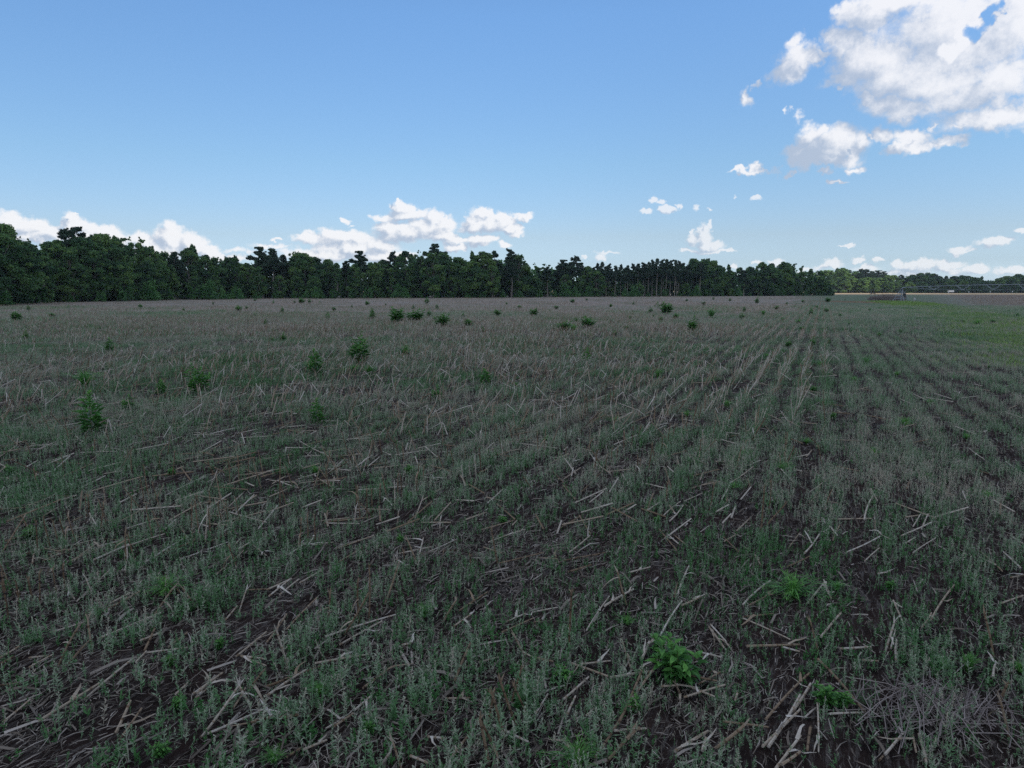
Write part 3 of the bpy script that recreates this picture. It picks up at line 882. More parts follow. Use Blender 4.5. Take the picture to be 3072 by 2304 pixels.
# ================================================================== IRRIGATION PIVOT
TW = Vector((102.3, 188.0, 0.0))
def beam(q, a, b, w, tone=.5, sides=4):
    q.add(tube([a, b], [w, w], sides, False), tone)
def pivot_tower():
    t = root('pivot_tower', TW, math.atan2(-23, 17))
    h, w = 3.05, 1.45
    corners = [(-w, -w), (w, -w), (w, w), (-w, w)]
    for cx, cy in corners:
        q = Quads(); beam(q, (cx, cy, 0), (cx * .13, cy * .13, h), .07, .55)
        obj('leg', q.mesh('leg', M_steel), t)
    for f in (.22, .45, .68):
        q = Quads(); k = 1 - f * .87
        for a, b in zip(corners, corners[1:] + corners[:1]):
            beam(q, (a[0] * k, a[1] * k, h * f), (b[0] * k, b[1] * k, h * f), .04, .4)
        obj('brace', q.mesh('brace', M_steel), t)
    q = Quads()
    q.add(tube([(0, 0, 0), (0, 0, 2.9), (0, 0, 3.3), (.12, 0, 3.48), (.45, 0, 3.55), (.9, 0, 3.57)], [.12, .12, .12, .12, .11, .10], 10, False), .6)
    obj('riser_pipe', q.mesh('riser_pipe', M_steel), t)
    q = Quads(); q.add(tube([(0, 0, 2.75), (0, 0, 3.15)], [.24, .24], 10, False), .2)
    obj('swivel', q.mesh('swivel', M_dark), t)
    q = Quads(); q.add(box(1.15, -.75, 1.55, .62, .35, .95), .3)
    c = obj('control_panel', q.mesh('control_panel', M_dark), t)
    q = Quads(); q.add(box(1.15, -.935, 1.55, .5, .012, .8), .8)
    obj('panel_door', q.mesh('panel_door', M_dark), c)
    tag(t, 'galvanised four legged pivot tower with ladder rungs and dark control box', 'irrigation tower')
pivot_tower()

def irrigation_span():
    L = 52.0
    t = root('irrigation_span', (TW.x, TW.y, 0), math.atan2(-23, 17))
    def z(s): return 3.58 + .62 * math.sin(math.pi * min(s, L) / L)
    S = np.linspace(.9, L, 27)
    q = Quads(); q.add(tube([(s, 0, z(s)) for s in S], [.075] * 27, 10, False), .35)
    obj('main_pipe', q.mesh('main_pipe', M_steel), t)
    nodes = [1.2, 8.0, 14.6, 21.2, 27.8, 34.4, 41.0, 47.0, L - .2]
    def bot(s): return z(s) - 1.28 * math.sin(math.pi * s / L) ** .55 if 0 < s < L else z(s)
    for sd_ in (-.65, .65):
        q = Quads()
        P = [(nodes[0], 0, z(nodes[0]) - .05)] + [(s, sd_, bot(s)) for s in nodes[1:-1]] + [(nodes[-1], 0, z(nodes[-1]) - .05)]
        for a, b in zip(P, P[1:]): beam(q, a, b, .025, .45)
        obj('truss_rod', q.mesh('truss_rod', M_steel), t)
    for s in nodes[1:-1]:
        q = Quads()
        for sd_ in (-.65, .65):
            beam(q, (s, sd_, bot(s)), (s - 1.55, 0, z(s - 1.55)), .035, .6)
            beam(q, (s, sd_, bot(s)), (s + 1.55, 0, z(s + 1.55)), .035, .6)
        beam(q, (s, -.65, bot(s)), (s, .65, bot(s)), .03, .5)
        obj('truss_brace', q.mesh('truss_brace', M_steel), t)
    for s in np.arange(11.2, L - 2, 4.6):
        q = Quads(); q.add(tube([(s, 0, z(s)), (s + .06, .05, z(s) + .12), (s + .12, .12, z(s) - .1), (s + .12, .12, z(s) - 1.55)], [.022] * 4, 5, False), .2)
        h = obj('drop_hose', q.mesh('drop_hose', M_dark), t)
        q = Quads(); q.add(tube([(s + .12, .12, z(s) - 1.5), (s + .12, .12, z(s) - 1.62), (s + .12, .12, z(s) - 1.8)], [.05, .09, .07], 8, False), .9)
        obj('sprinkler_weight', q.mesh('sprinkler_weight', M_white), h)
    q = Quads()
    for s in (L - .1,):
        for sd_ in (-2.1, 2.1):
            beam(q, (s, 0, 3.5), (s, sd_, .6), .07)
        beam(q, (s, -2.1, .6), (s, 2.1, .6), .08)
    obj('drive_frame', q.mesh('drive_frame', M_steel), t)
    for sd_ in (-2.1, 2.1):
        q = Quads()
        th = np.linspace(0, 2 * math.pi, 19)
        q.add(tube([(L + .25, sd_ + .55 * math.cos(a), .62 + .55 * math.sin(a)) for a in th], [.13] * 19, 6, False), .3)
        obj('wheel', q.mesh('wheel', M_dark), t)
    tag(t, 'long galvanised irrigation pipe span with hanging truss running off right', 'irrigation span')
irrigation_span()

def far_things():
    # service cable from the tower to a short pole at the corner of the wood
    a = Vector((TW.x, TW.y, 3.25)); ex, ez = foot(2482, 2)
    b = Vector((ex, ez, 3.35))
    P = [a.lerp(b, k / 12) - Vector((0, 0, .35 * 4 * (k / 12) * (1 - k / 12))) for k in range(13)]
    q = Quads(); q.add(tube([tuple(p) for p in P], [.045] * 13, 5, False), .3)
    tag(obj('service_cable', q.mesh('service_cable', M_dark)), 'thin dark cable sagging from the pivot tower to the wood corner', 'cable')
    q = Quads(); q.add(tube([(0, 0, 0), (0, 0, 3.4)], [.1, .08], 7, False), .3)
    tag(obj('cable_pole', q.mesh('cable_pole', M_wood), loc=(ex, ez, 0)), 'short wooden pole at the corner of the wood carrying the thin cable', 'pole')
    # distant wheel frame
    x, z = ground_at(2618, 883.2)
    t = root('wheel_frame', (x, z, 0))
    for sgn in (-1, 1):
        q = Quads(); beam(q, (0, 0, 3.2), (sgn * 1.2, 0, .4), .14, .4)
        obj('leg', q.mesh('leg', M_dark), t)
        q = Quads(); th = np.linspace(0, 2 * math.pi, 15)
        q.add(tube([(sgn * 1.2 + .5 * math.cos(a_), 0, .55 + .5 * math.sin(a_)) for a_ in th], [.16] * 15, 6, False), .2)
        obj('wheel', q.mesh('wheel', M_dark), t)
    q = Quads(); beam(q, (-1.2, 0, .55), (1.2, 0, .55), .1)
    obj('axle_beam', q.mesh('axle_beam', M_dark), t)
    tag(t, 'tiny dark wheeled frame standing far out before the lit trees', 'wheel frame')
    # white marker post
    x, z = ground_at(2742, 906.5)
    t = root('marker_post', (x, z, 0))
    q = Quads(); q.add(box(0, 0, .6, .17, .17, 1.25), .6); q.add(box(0, 0, 1.26, .22, .22, .06), .8)
    obj('post', q.mesh('post', M_wood), t)
    q = Quads(); q.add(box(.17, -.02, .78, .2, .16, .26), .9)
    obj('meter_box', q.mesh('meter_box', M_white), t)
    tag(t, 'short white post with a small box beside the pivot tower', 'post')
    # white tank at the far side
    u = math.tan(azel(2853, HORIZON)[0]); z = 610
    t = root('white_trailer', (u * z, z, 0))
    q = Quads(); q.add(box(0, 0, 1.7, 4.2, 2.0, 1.3), .6)
    obj('body', q.mesh('body', M_white), t)
    for sx_ in (-1.6, 1.6):
        q = Quads(); th = np.linspace(0, 2 * math.pi, 13)
        q.add(tube([(sx_ + .4 * math.cos(a_), -1.1, .45 + .4 * math.sin(a_)) for a_ in th], [.14] * 13, 6, False), .2)
        obj('wheel', q.mesh('wheel', M_dark), t)
    q = Quads(); q.add(box(0, 0, .88, 4.0, 1.5, .14), .4)
    obj('chassis', q.mesh('chassis', M_dark), t)
    tag(t, 'small white box trailer far off under the irrigation span', 'trailer')
far_things()

# ================================================================== BROAD-LEAVED WEEDS standing in the field
def leaf_quads(base, direction, up, length, width, droop=.25):
    """a folded, drooping pointed leaf made of four quads"""
    d = np.array(direction, float); d /= np.linalg.norm(d)
    s = np.cross(d, (0, 0, 1)); s /= np.linalg.norm(s) + 1e-9
    n = np.cross(s, d)
    b = np.array(base, float)
    m1 = b + d * length * .35 + n * length * .05
    m2 = b + d * length * .70 - np.array([0, 0, droop * length * .45])
    tp = b + d * length - np.array([0, 0, droop * length])
    w = width * .5; f = n * width * .18
    return np.array([[b, m1 + s * w + f, m2 + s * w * .72 + f, m2], [b, m2, m2 - s * w * .72 + f, m1 - s * w + f],
                     [m2, m2 + s * w * .72 + f, tp, tp], [m2, tp, tp, m2 - s * w * .72 + f]])

def leafy_mesh(seed, stems=2, leaf=.13, wid=.035, nleaf=34, spread=.10, H=1.0, bare=.18):
    r = np.random.default_rng(seed)
    lq, sq = Quads(), Quads()
    for s in range(stems):
        a = r.uniform(0, 6.28); lean = r.uniform(.03, .22) if s else r.uniform(0, .1)
        h = H * (1 if s == 0 else r.uniform(.4, .92))
        tx, ty = math.cos(a) * lean * h + r.uniform(-spread, spread) * .4, math.sin(a) * lean * h + r.uniform(-spread, spread) * .4
        t = np.linspace(0, 1, 6)
        P = np.stack([tx * t ** 1.4, ty * t ** 1.4, h * t - .03], -1)
        sq.add(tube(P, np.linspace(.011, .003, 6) * H, 5, False), .45)
        for i in range(nleaf):
            f = bare + (1 - bare) * (i + r.uniform(0, .8)) / nleaf
            ang = i * 2.399 + r.uniform(-.3, .3)
            p = np.array([np.interp(f, t, P[:, 0]), np.interp(f, t, P[:, 1]), h * f])
            L = leaf * r.uniform(.7, 1.2) * (.62 + .5 * math.sin(math.pi * min(1, f * 1.05)))
            el = .15 + .75 * f + r.uniform(-.15, .2)
            d = (math.cos(ang) * math.cos(el), math.sin(ang) * math.cos(el), math.sin(el))
            # short side twig carries the bigger lower leaves away from the stem
            off = math.sin(math.pi * min(1, f * 1.15)) * .13 * H * r.uniform(.1, 1.2)
            b = p + np.array([math.cos(ang), math.sin(ang), .4]) * off
            lq.add(leaf_quads(b, d, None, L, wid * L / leaf * 1.1, r.uniform(.2, .6)), float(np.clip(.25 + .5 * f + r.normal(0, .12), 0, 1)))
    return lq.mesh('leaves', M_leafy), sq.mesh('stem', M_stem)

def tuft_mesh(seed, H=.5, n=110, wid=.006, spread=.5, tone=(.3, .8)):
    """feathery or grassy tuft of fine blades from one crown"""
    r = np.random.default_rng(seed)
    q = Quads()
    for i in range(n):
        a = r.uniform(0, 6.28); l = H * r.uniform(.5, 1.1); sp = r.uniform(.05, spread)
        c, s = math.cos(a), math.sin(a)
        p0 = np.array([c * .02, s * .02, -.01]); p1 = p0 + np.array([c * sp * l * .4, s * sp * l * .4, l * .6])
        p2 = p0 + np.array([c * sp * l * 1.1, s * sp * l * 1.1, l * (1 - .4 * sp)])
        w = np.array([-s, c, 0]) * wid
        t = float(np.clip(r.uniform(*tone), 0, 1))
        q.add([[p0 - w, p0 + w, p1 + w, p1 - w], [p1 - w, p1 + w, p2, p2]], t)
        for k in range(3):      # side leaflets
            f = r.uniform(.35, .95); m = p1 * (1 - f) + p2 * f if f > .6 else p0 * (1 - f) + p1 * f
            a2 = r.uniform(0, 6.28); e = m + np.array([math.cos(a2), math.sin(a2), .7]) * H * .11
            q.add([[m - w, m + w, e + w * .3, e - w * .3]], t + .05)
    return q.mesh('blades', M_leafy)

WP = {
    'T': [leafy_mesh(201, 3, nleaf=42, leaf=.20, wid=.065, spread=.25, bare=.2), leafy_mesh(202, 5, nleaf=34, leaf=.20, wid=.062, spread=.4), leafy_mesh(203, 2, nleaf=48, leaf=.24, wid=.075, spread=.2, bare=.25), leafy_mesh(204, 6, nleaf=26, leaf=.19, wid=.06, spread=.5), leafy_mesh(205, 1, nleaf=34, leaf=.26, wid=.07, bare=.3)],
    'R': [leafy_mesh(211, 9, leaf=.27, wid=.11, nleaf=20, spread=.7, H=1.0, bare=.1), leafy_mesh(212, 11, leaf=.25, wid=.10, nleaf=18, spread=.85, H=1.0, bare=.05)],
}
WG = {'G': [tuft_mesh(221, 1.0, 120, .012, .6), tuft_mesh(222, 1.0, 100, .014, .9)], 'F': [tuft_mesh(231, 1.0, 150, .010, 1.1, (.45, 1.0)), tuft_mesh(232, 1.0, 130, .012, .8, (.4, .9))]}

PLANTS = """49,963,936,R 78,1021,992,T 85,934,918,T 158,951,938,R 206,929,916,T 331,1059,1019,T 551,934,922,T 718,934,916,R 740,929,916,T 764,952,939,T
796,976,958,T 691,990,978,T 259,1146,1112,F 595,1187,1099,T 984,965,940,T 1118,960,927,T 1190,969,923,R 1246,965,929,R 1280,914,891,T 1324,980,941,R
1356,934,925,T 1389,952,938,T 1405,981,958,R 1286,951,929,T 1492,949,929,R 1449,1001,980,T 848,1027,998,T 817,1025,1012,R 1076,1095,1007,T 1215,1066,1034,G
949,1128,1055,T 931,1117,1084,G 1454,1165,1115,T 1109,1124,1095,G 1063,1113,1093,F 1033,1117,1102,R 1056,925,913,T 1101,916,903,R 1002,934,922,R 904,911,893,R
821,913,900,T 884,911,900,T 846,940,923,T 928,911,896,T 960,914,903,T 765,903,896,R 1157,918,909,T 1311,931,914,T 1602,949,926,R 1691,991,964,R
1722,993,971,F 1762,984,949,R 1729,967,953,G 1593,980,967,T 1669,928,917,R 1718,909,897,R 1760,902,895,R 1832,922,911,R 1951,940,922,T 1971,931,908,T
1998,942,908,R 1890,958,946,T 1878,991,978,R 1843,1009,989,T 1982,964,951,R 2026,956,940,R 2076,998,951,T 2134,953,926,G 1959,953,942,T 1758,1099,1049,T
1716,1052,1031,T 1707,1079,1067,R 1548,1164,1146,G 1890,1153,1135,R 1975,1143,1107,G 1541,1020,1007,R 2270,913,889,T 2232,940,921,T 2224,958,938,T 2290,946,929,F
2433,946,925,T 2397,974,958,R 2405,992,980,R 2348,964,952,G 2483,907,893,R 2330,929,917,R 2438,1043,1013,T 2364,1041,1023,R 2488,1031,1015,T 2596,1094,1071,G
2793,1080,1067,G 2967,1106,1096,R 2716,1279,1250,F 2606,933,925,R 2478,938,925,R 3053,950,940,R 2977,972,958,R 2886,968,958,R 2931,976,958,F 2535,905,897,T
275,1306,1183,T 385,1234,1185,T 479,1198,1147,T 253,1165,1112,G 517,1436,1411,R 27,1422,1398,R 83,1371,1357,R 280,1353,1342,R 90,1621,1585,R 552,1635,1621,R
952,1281,1205,T 1310,1205,1161,T 1229,1429,1400,R 945,1418,1389,F 1230,1498,1483,R 1203,1632,1610,R 1503,1617,1601,T 1509,1570,1560,R 1846,1268,1251,F 2182,1221,1195,F
1969,1579,1560,R 2034,2026,1903,R 1980,1965,1910,R 1694,2047,2004,R 1730,2297,2239,F 1907,2130,2109,R 2474,2123,2060,R 2528,2118,2072,R 2670,1773,1744,R 2510,1776,1755,F
2380,1784,1715,F 2830,2000,1965,F 2905,2004,1950,G 3057,2011,1984,F 499,1791,1737,F 506,2019,2002,R 539,2134,2105,R 485,2275,2239,R 1267,1863,1815,G 959,2102,2075,F
1107,2210,2185,R 822,2297,2268,F 660,1960,1935,R 1880,1870,1850,F 2200,1480,1460,F 1240,930,915,T 1520,915,905,T 1560,925,915,R 640,915,905,T 420,925,912,R
300,990,980,R 2190,905,893,T 2110,915,905,R 2140,901,890,T 2060,905,897,R 1900,915,905,T 2360,915,905,T 2410,908,899,R 2450,925,917,R 2520,950,941,R
2550,975,965,R 2640,1010,998,R 2700,1000,988,R 2600,990,982,F 2460,1100,1085,F 2560,1150,1130,F 2440,1180,1160,R 2690,1130,1112,F 2790,1210,1192,F 2300,1075,1060,F
2500,1260,1240,R 2420,1330,1310,F 2620,1370,1345,F 2900,1320,1300,F 2350,1420,1395,F 2780,1440,1420,R 2960,1500,1475,F 2230,1380,1355,F 2060,1250,1230,F 1640,1330,1310,R"""
def where(px, py):
    for lim, name in ((1850, 'in near foreground'), (1450, 'in foreground'), (1150, 'in mid stubble'), (985, 'in outer stubble'), (925, 'far out'), (0, 'near wood')):
        if py > lim: d = name; break
    if px > 2550 and py < 1200: d = 'by green lane'
    s = 'at far left' if px < 380 else 'left of centre' if px < 1050 else 'at centre' if px < 1750 else 'right of centre' if px < 2350 else 'at right'
    return d + ' ' + s
WL = {'T': ('tall leafy weed', 'tall dark weed with drooping leaves'), 'R': ('bushy weed', 'low bushy bright green weed'),
      'G': ('grass_tuft', 'upright dark grassy tuft'), 'F': ('feathery_weed', 'feathery light green weed tuft')}
def weeds_individual():
    for i, tok in enumerate(PLANTS.split()):
        px, yb, yt, k = tok.split(',')
        px, yb, yt = float(px), float(yb), float(yt)
        x, y = ground_at(px, yb)
        d = ray(px, yt)
        h = CAMH + d[2] / d[1] * y
        h = max(h, .1) * 1.1
        gz = float(height_at(x, y))
        r = random.Random(4000 + i)
        nm = {'T': 'leafy_weed', 'R': 'bushy_weed', 'G': 'grass_tuft', 'F': 'feathery_weed'}[k]
        wide = {'T': 1.15, 'R': 1.55 if yb < 1100 else 1.15, 'G': 1.3, 'F': 1.5}[k] * r.uniform(.85, 1.2)
        rt = root(nm, (x, y, gz), r.uniform(0, 6.28), (h * wide, h * wide, h))
        if k in WP:
            lv, stm = WP[k][i % len(WP[k])]
            obj('leaves', lv, rt); obj('stem', stm, rt)
        else:
            obj('blades', WG[k][i % 2], rt)
        rt["category"] = 'weed' if k != 'G' else 'grass'
        rt["group"] = {'T': 'tall weeds standing in the stubble', 'R': 'bushy weeds in the field', 'G': 'grass tufts in the field', 'F': 'feathery weeds in the field'}[k]
        later(rt, WL[k][1] + ' ' + where(px, yb), px)
weeds_individual()

def dead_brush():
    r = np.random.default_rng(55)
    x, y = ground_at(2660, 901)
    q = Quads()
    for i in range(900):
        a = r.uniform(0, 6.28); rad = math.sqrt(r.random())
        bx, by = math.cos(a) * rad * 5.2, math.sin(a) * rad * 3
        h = 1.75 * (1 - .55 * rad ** 2) * r.uniform(.5, 1.05)
        e = np.array([bx + r.normal(0, .4), by + r.normal(0, .4), h])
        w = np.array([.035, 0, 0])
        b = np.array([bx, by, -.05])
        q.add([[b - w, b + w, e + w * .4, e - w * .4]], float(r.uniform(.1, .9)))
        for k in range(3):
            f = r.uniform(.4, 1); m = b * (1 - f) + e * f; e2 = m + r.normal(0, .35, 3) + (0, 0, .2)
            q.add([[m - w * .6, m + w * .6, e2 + w * .3, e2 - w * .3]], float(r.uniform(.2, 1)))
    tag(obj('dead_brush', q.mesh('dead_brush', M_dead), loc=(x, y, 0)), 'low mound of grey brown leafless brush left of the pivot tower', 'brush')
    # heap of thin dead stems bottom right
    q = Quads()
    x, y = ground_at(2800, 2140)
    for i in range(240):
        a = r.normal(ROW_AZ * -1 + 1.35, .55); L = r.uniform(.15, .6)
        c = np.array([r.normal(0, .26), r.normal(0, .16), abs(r.normal(.02, .035)) + .01])
        d = np.array([math.cos(a), math.sin(a), r.normal(0, .12)]) * L / 2
        q.add(tube([c - d, c + r.normal(0, .02, 3), c + d], [.0035, .003, .002], 4, False), float(r.uniform(.15, .95)))
    tag(obj('twig_heap', q.mesh('twig_heap', M_dead), loc=(x, y, float(height_at(x, y)))), 'flattened heap of thin dead stems on bare soil at bottom right', 'twig heap')
dead_brush()

# ================================================================== MAIZE STALKS one can tell apart
def stalk_quads(p0, p1, rad, r, tone, sag=0.0, curve=.012, sides=6):
    p0 = np.array(p0, float); p1 = np.array(p1, float)
    L = np.linalg.norm(p1 - p0)
    seg = max(2, int(L / .13)); phase = r.uniform(0, .3)
    ts_, rs_, tn = [0.0], [rad], []
    side = np.array([r.normal(), r.normal(), r.normal() * .5]) * curve * L
    for i in range(seg + 1):
        f = (i + phase) / (seg + .6)
        if f <= .03 or f >= .97: continue
        w = .008 / max(L, .1)
        ts_ += [f - w, f, f + w]; rs_ += [rad * .93, rad * 1.14, rad * .95]
    ts_.append(1.0); rs_.append(rad * .88)
    ts_ = np.array(ts_); rs_ = np.array(rs_) * (1 - .18 * ts_)
    P = p0 + (p1 - p0) * ts_[:, None] + side * (4 * ts_ * (1 - ts_))[:, None]
    P[:, 2] += sag * 4 * ts_ * (1 - ts_) * L
    q = tube(P, rs_, sides, True)
    # darker rings at the joints
    n = len(ts_) - 1
    tn = np.full(len(q), tone)
    for i in range(n):
        if abs(ts_[i + 1] - ts_[i]) < .02 / max(L, .1): tn[i * sides:(i + 1) * sides] -= .28
    if len(q) > n * sides: tn[n * sides:] += .12
    return q, tn

def husk_quads(p, d, L, w, r, tone):
    """a dry curled leaf strip"""
    p = np.array(p, float); d = np.array(d, float); d /= np.linalg.norm(d) + 1e-9
    side = np.cross(d, (0, 0, 1)); side /= np.linalg.norm(side) + 1e-9
    pts = []; c = p.copy(); dd = d.copy()
    tw = r.uniform(-.7, .7)
    for i in range(5):
        f = i / 4
        s = side * math.cos(tw * f * 2) + np.array([0, 0, 1]) * math.sin(tw * f * 2)
        pts.append((c - s * w * (1 - f * .8), c + s * w * (1 - f * .8)))
        dd = dd + np.array([0, 0, -.45]) + r.normal(0, .12, 3); dd /= np.linalg.norm(dd)
        c = c + dd * L / 4
        c[2] = max(c[2], .006)
    return np.array([[a[0], a[1], b[1], b[0]] for a, b in zip(pts, pts[1:])]), tone

HAND = []   # (kind, x0, y0, x1, y1, tone, thick) in photo pixels; S standing (base, top), L lying, A arched between two feet on the ground
def hand(ox, oy, s, txt):
    for tok in txt.split():
        k = tok[0]; v = tok[1:].rstrip('wbt').split(',')
        x0, y0, x1, y1 = [float(a) for a in v[:4]]
        fl = tok[len(tok.rstrip('wbt')):]
        tone = .85 if 'w' in fl else .32 if 'b' in fl else None
        HAND.append((k, ox + x0 / s, oy + y0 / s, ox + x1 / s, oy + y1 / s, tone, 1.2 if 't' in fl else 1.0))
Z = 2.765
hand(0, 1704, Z, """L330,1345,830,1030t L700,1120,1110,820 L1220,760,1560,745 L1130,840,1220,760w S1650,1420,1970,990w S2100,1150,1970,990w L1730,1450,2212,1210w L810,615,1340,450w
L420,575,690,500w S470,800,690,450 S780,690,690,450 L580,830,750,640t S1250,400,1450,155 S1560,250,1450,155b S1640,345,1520,165 L640,300,925,85 L560,170,620,290w S780,235,700,90w
S175,370,160,105b S280,290,270,85b S325,300,295,70b S50,210,0,60bt S110,175,20,0bt S70,440,5,150b S470,200,455,0b S555,215,515,0b L980,50,1230,30w L870,385,1170,290 S1970,370,2030,195w
L2050,215,2212,205 L1870,450,1970,360 L1960,760,2212,580t L2010,790,2212,800w L2000,780,2212,880 S2040,1050,2190,840 L1940,1200,2040,1050 L0,780,170,740w L0,840,130,800 L240,760,390,745w
L240,835,450,760 L1600,1090,1750,980w L1620,1120,1790,990 L840,340,1090,290w L30,1340,260,1180 L0,1000,170,950 L960,1380,1090,1200t L1000,1480,1180,1240 L1400,700,1560,600 L1460,1100,1560,980
L1640,1110,1850,930 L2212,1330,2060,1420 L1330,600,1170,690 L1200,720,1290,600t""")
hand(800, 1704, Z, """S180,835,110,460w L490,610,1070,435w L605,640,960,490w S630,550,875,145 S770,440,770,85b S845,400,848,0b S970,290,1080,0 S505,460,505,250b L400,805,850,775w L0,1045,480,815
L0,1090,330,890 L800,1050,1040,850t L0,205,210,160w L110,250,270,130w L20,280,190,170w L280,170,460,50 L1125,700,1200,680wt L1560,970,1690,710t S1450,430,1570,270t L1550,490,1700,430 L1600,355,1830,220
L1990,480,2150,450w L1950,580,2212,470 L1760,830,1930,740 S1850,1659,1770,1230bt S1930,1570,1800,1250bt S1995,1440,1880,1030b S1840,1270,1880,1030b S2095,1330,1940,960bt S2170,1220,2050,970b
L1520,1659,1760,1290 S2020,1110,2110,880b S930,1640,1030,1505w S1130,1659,1030,1505 L1190,1600,1340,1640w L170,1630,300,1520t L300,1520,500,1440 L1480,1090,1690,1080 L490,1330,650,1240w
S2170,730,2060,570 L2120,720,2212,790w L1880,1380,2170,1500w L0,1320,160,1265w L1340,1440,1480,1440w L560,1340,720,1240 L730,1190,870,1110w L0,620,170,430 L170,540,420,330 L100,1300,270,1310t""")
hand(1600, 1704, Z, """S295,680,315,190bt L440,550,630,290w L590,370,830,205t S780,290,700,35 L1050,580,1230,330wt L1230,330,1390,275 L1195,240,1290,30wt L1170,270,1195,150 L1740,320,1965,145w L1790,325,2010,200
L0,770,160,875t L315,830,620,945 L635,930,1000,880t L1110,870,1520,1020t L1060,980,1240,975 L1250,1050,1590,1065w L790,1140,1010,890t L700,1330,900,930t L515,1650,760,1200t L600,1659,875,1390t
L670,1420,935,1350w L1175,1530,1450,1370t S1475,1500,1740,1290t L1570,1325,1950,1330 L1900,1490,2212,1200t L1950,1490,2212,1080wt L2010,1659,2212,1480wt L2060,1659,2212,1570t L1460,480,1580,700
L1470,480,1600,650w L1385,680,1550,810w L20,1250,120,1080w L250,1120,460,970w L390,835,640,780w L1370,950,1550,930 L1770,680,2212,630t L1740,440,1990,380 L1740,440,2130,620 L2060,660,2212,690w
L290,65,480,10 L790,80,970,25w L0,395,200,350 L0,480,70,450 S1240,1000,1150,890 L730,580,810,860 L900,800,960,650t L1030,590,960,690 L1400,1580,1430,1480t L1310,980,1500,1140 L1690,1100,1670,1180
L440,1270,500,1180w L280,1210,350,1090w L240,1410,300,1560""")
hand(2272, 1704, Z, """L500,800,880,1180t L70,1280,430,880 L290,1200,440,990t L440,1350,410,1590t L495,1140,505,1560 L1060,1540,1220,1390wt L1290,1400,1310,1620 L1340,1420,1400,1659t S1045,680,1140,465wt
L1110,650,1150,510w L1155,770,1155,600wt L1125,300,1220,500 L685,685,940,685w L870,740,1010,750w L525,610,690,420t S515,690,450,455b L420,300,555,180wt L610,290,545,180 S1970,720,1960,430b
L1955,920,1980,780wt S2105,1360,2000,1080t S2000,1100,2040,940bt L600,1285,880,1200w L1360,500,1440,420 L1440,430,1630,180 L1000,80,1100,65w L1010,1600,1050,1540 L2100,90,2212,130w L2020,300,2200,270w""")
hand(0, 1100, Z, """S0,1560,155,1270 S270,1410,160,1270b S310,1590,290,1300b S425,1510,350,1270b S495,1500,460,1270b S560,1470,555,1260b S640,1470,570,1260b S720,1270,700,1090b S740,1230,725,1080b
L745,1240,800,1380wt S825,1400,825,1160b S890,1330,810,1130b S890,1150,850,1030 S1200,1200,1030,1000b S1270,1450,1200,1190b S930,1150,1020,1350b S1085,1300,1080,1090b S1200,1150,1170,930b
S1250,1140,1190,840b S1330,1220,1280,970b S1355,1410,1275,1210b L1300,1180,1410,1220 S1600,1440,1570,1190b S1670,1440,1620,1120b S1700,1480,1710,1190wt S1750,1420,1735,1190b S1675,1200,1650,1080b
S1745,1180,1735,1040b S1865,1350,1810,1140b S1910,1340,1900,1130b S2010,1290,1975,1100b S1850,1200,2015,1050w L1700,830,1890,915 S1780,890,1730,800b S1720,1030,1780,900w S1840,1160,1790,920
S1905,1020,1900,790b S1980,970,1955,760b L1850,870,1970,690 L1985,850,2140,960b S2070,950,2060,790b S2170,1000,2095,790b S2190,930,2130,740b L1380,1105,1710,935w S1130,1640,1040,1425b
S1050,1659,1020,1400b L780,1659,1080,1530w L920,1590,1370,1430w L1210,1659,1515,1490w L600,490,960,550 L960,555,1120,490w L860,400,965,550w L1100,540,1270,665 L1330,665,1510,600w
L1410,535,1550,625 L120,640,440,680w L310,710,530,625w L0,840,220,930w L0,935,150,960 L670,725,960,745w L850,725,890,675w L890,675,1040,715w L730,810,830,750 L400,810,720,815
L1530,655,1720,555w L1610,555,1720,600w L1750,590,1950,535w L1925,640,2070,695 S580,640,520,430b S600,550,450,390b S310,540,180,340b S440,580,310,330b L860,910,990,900w L1040,1090,1240,1020
L0,1220,250,1205 L480,1130,640,1105w L1000,1300,1220,1190 L1900,1230,2212,1330w S560,1260,510,1400 L1980,1560,2100,1510w L2100,1510,2212,1580w S1970,1659,1890,1510b""")
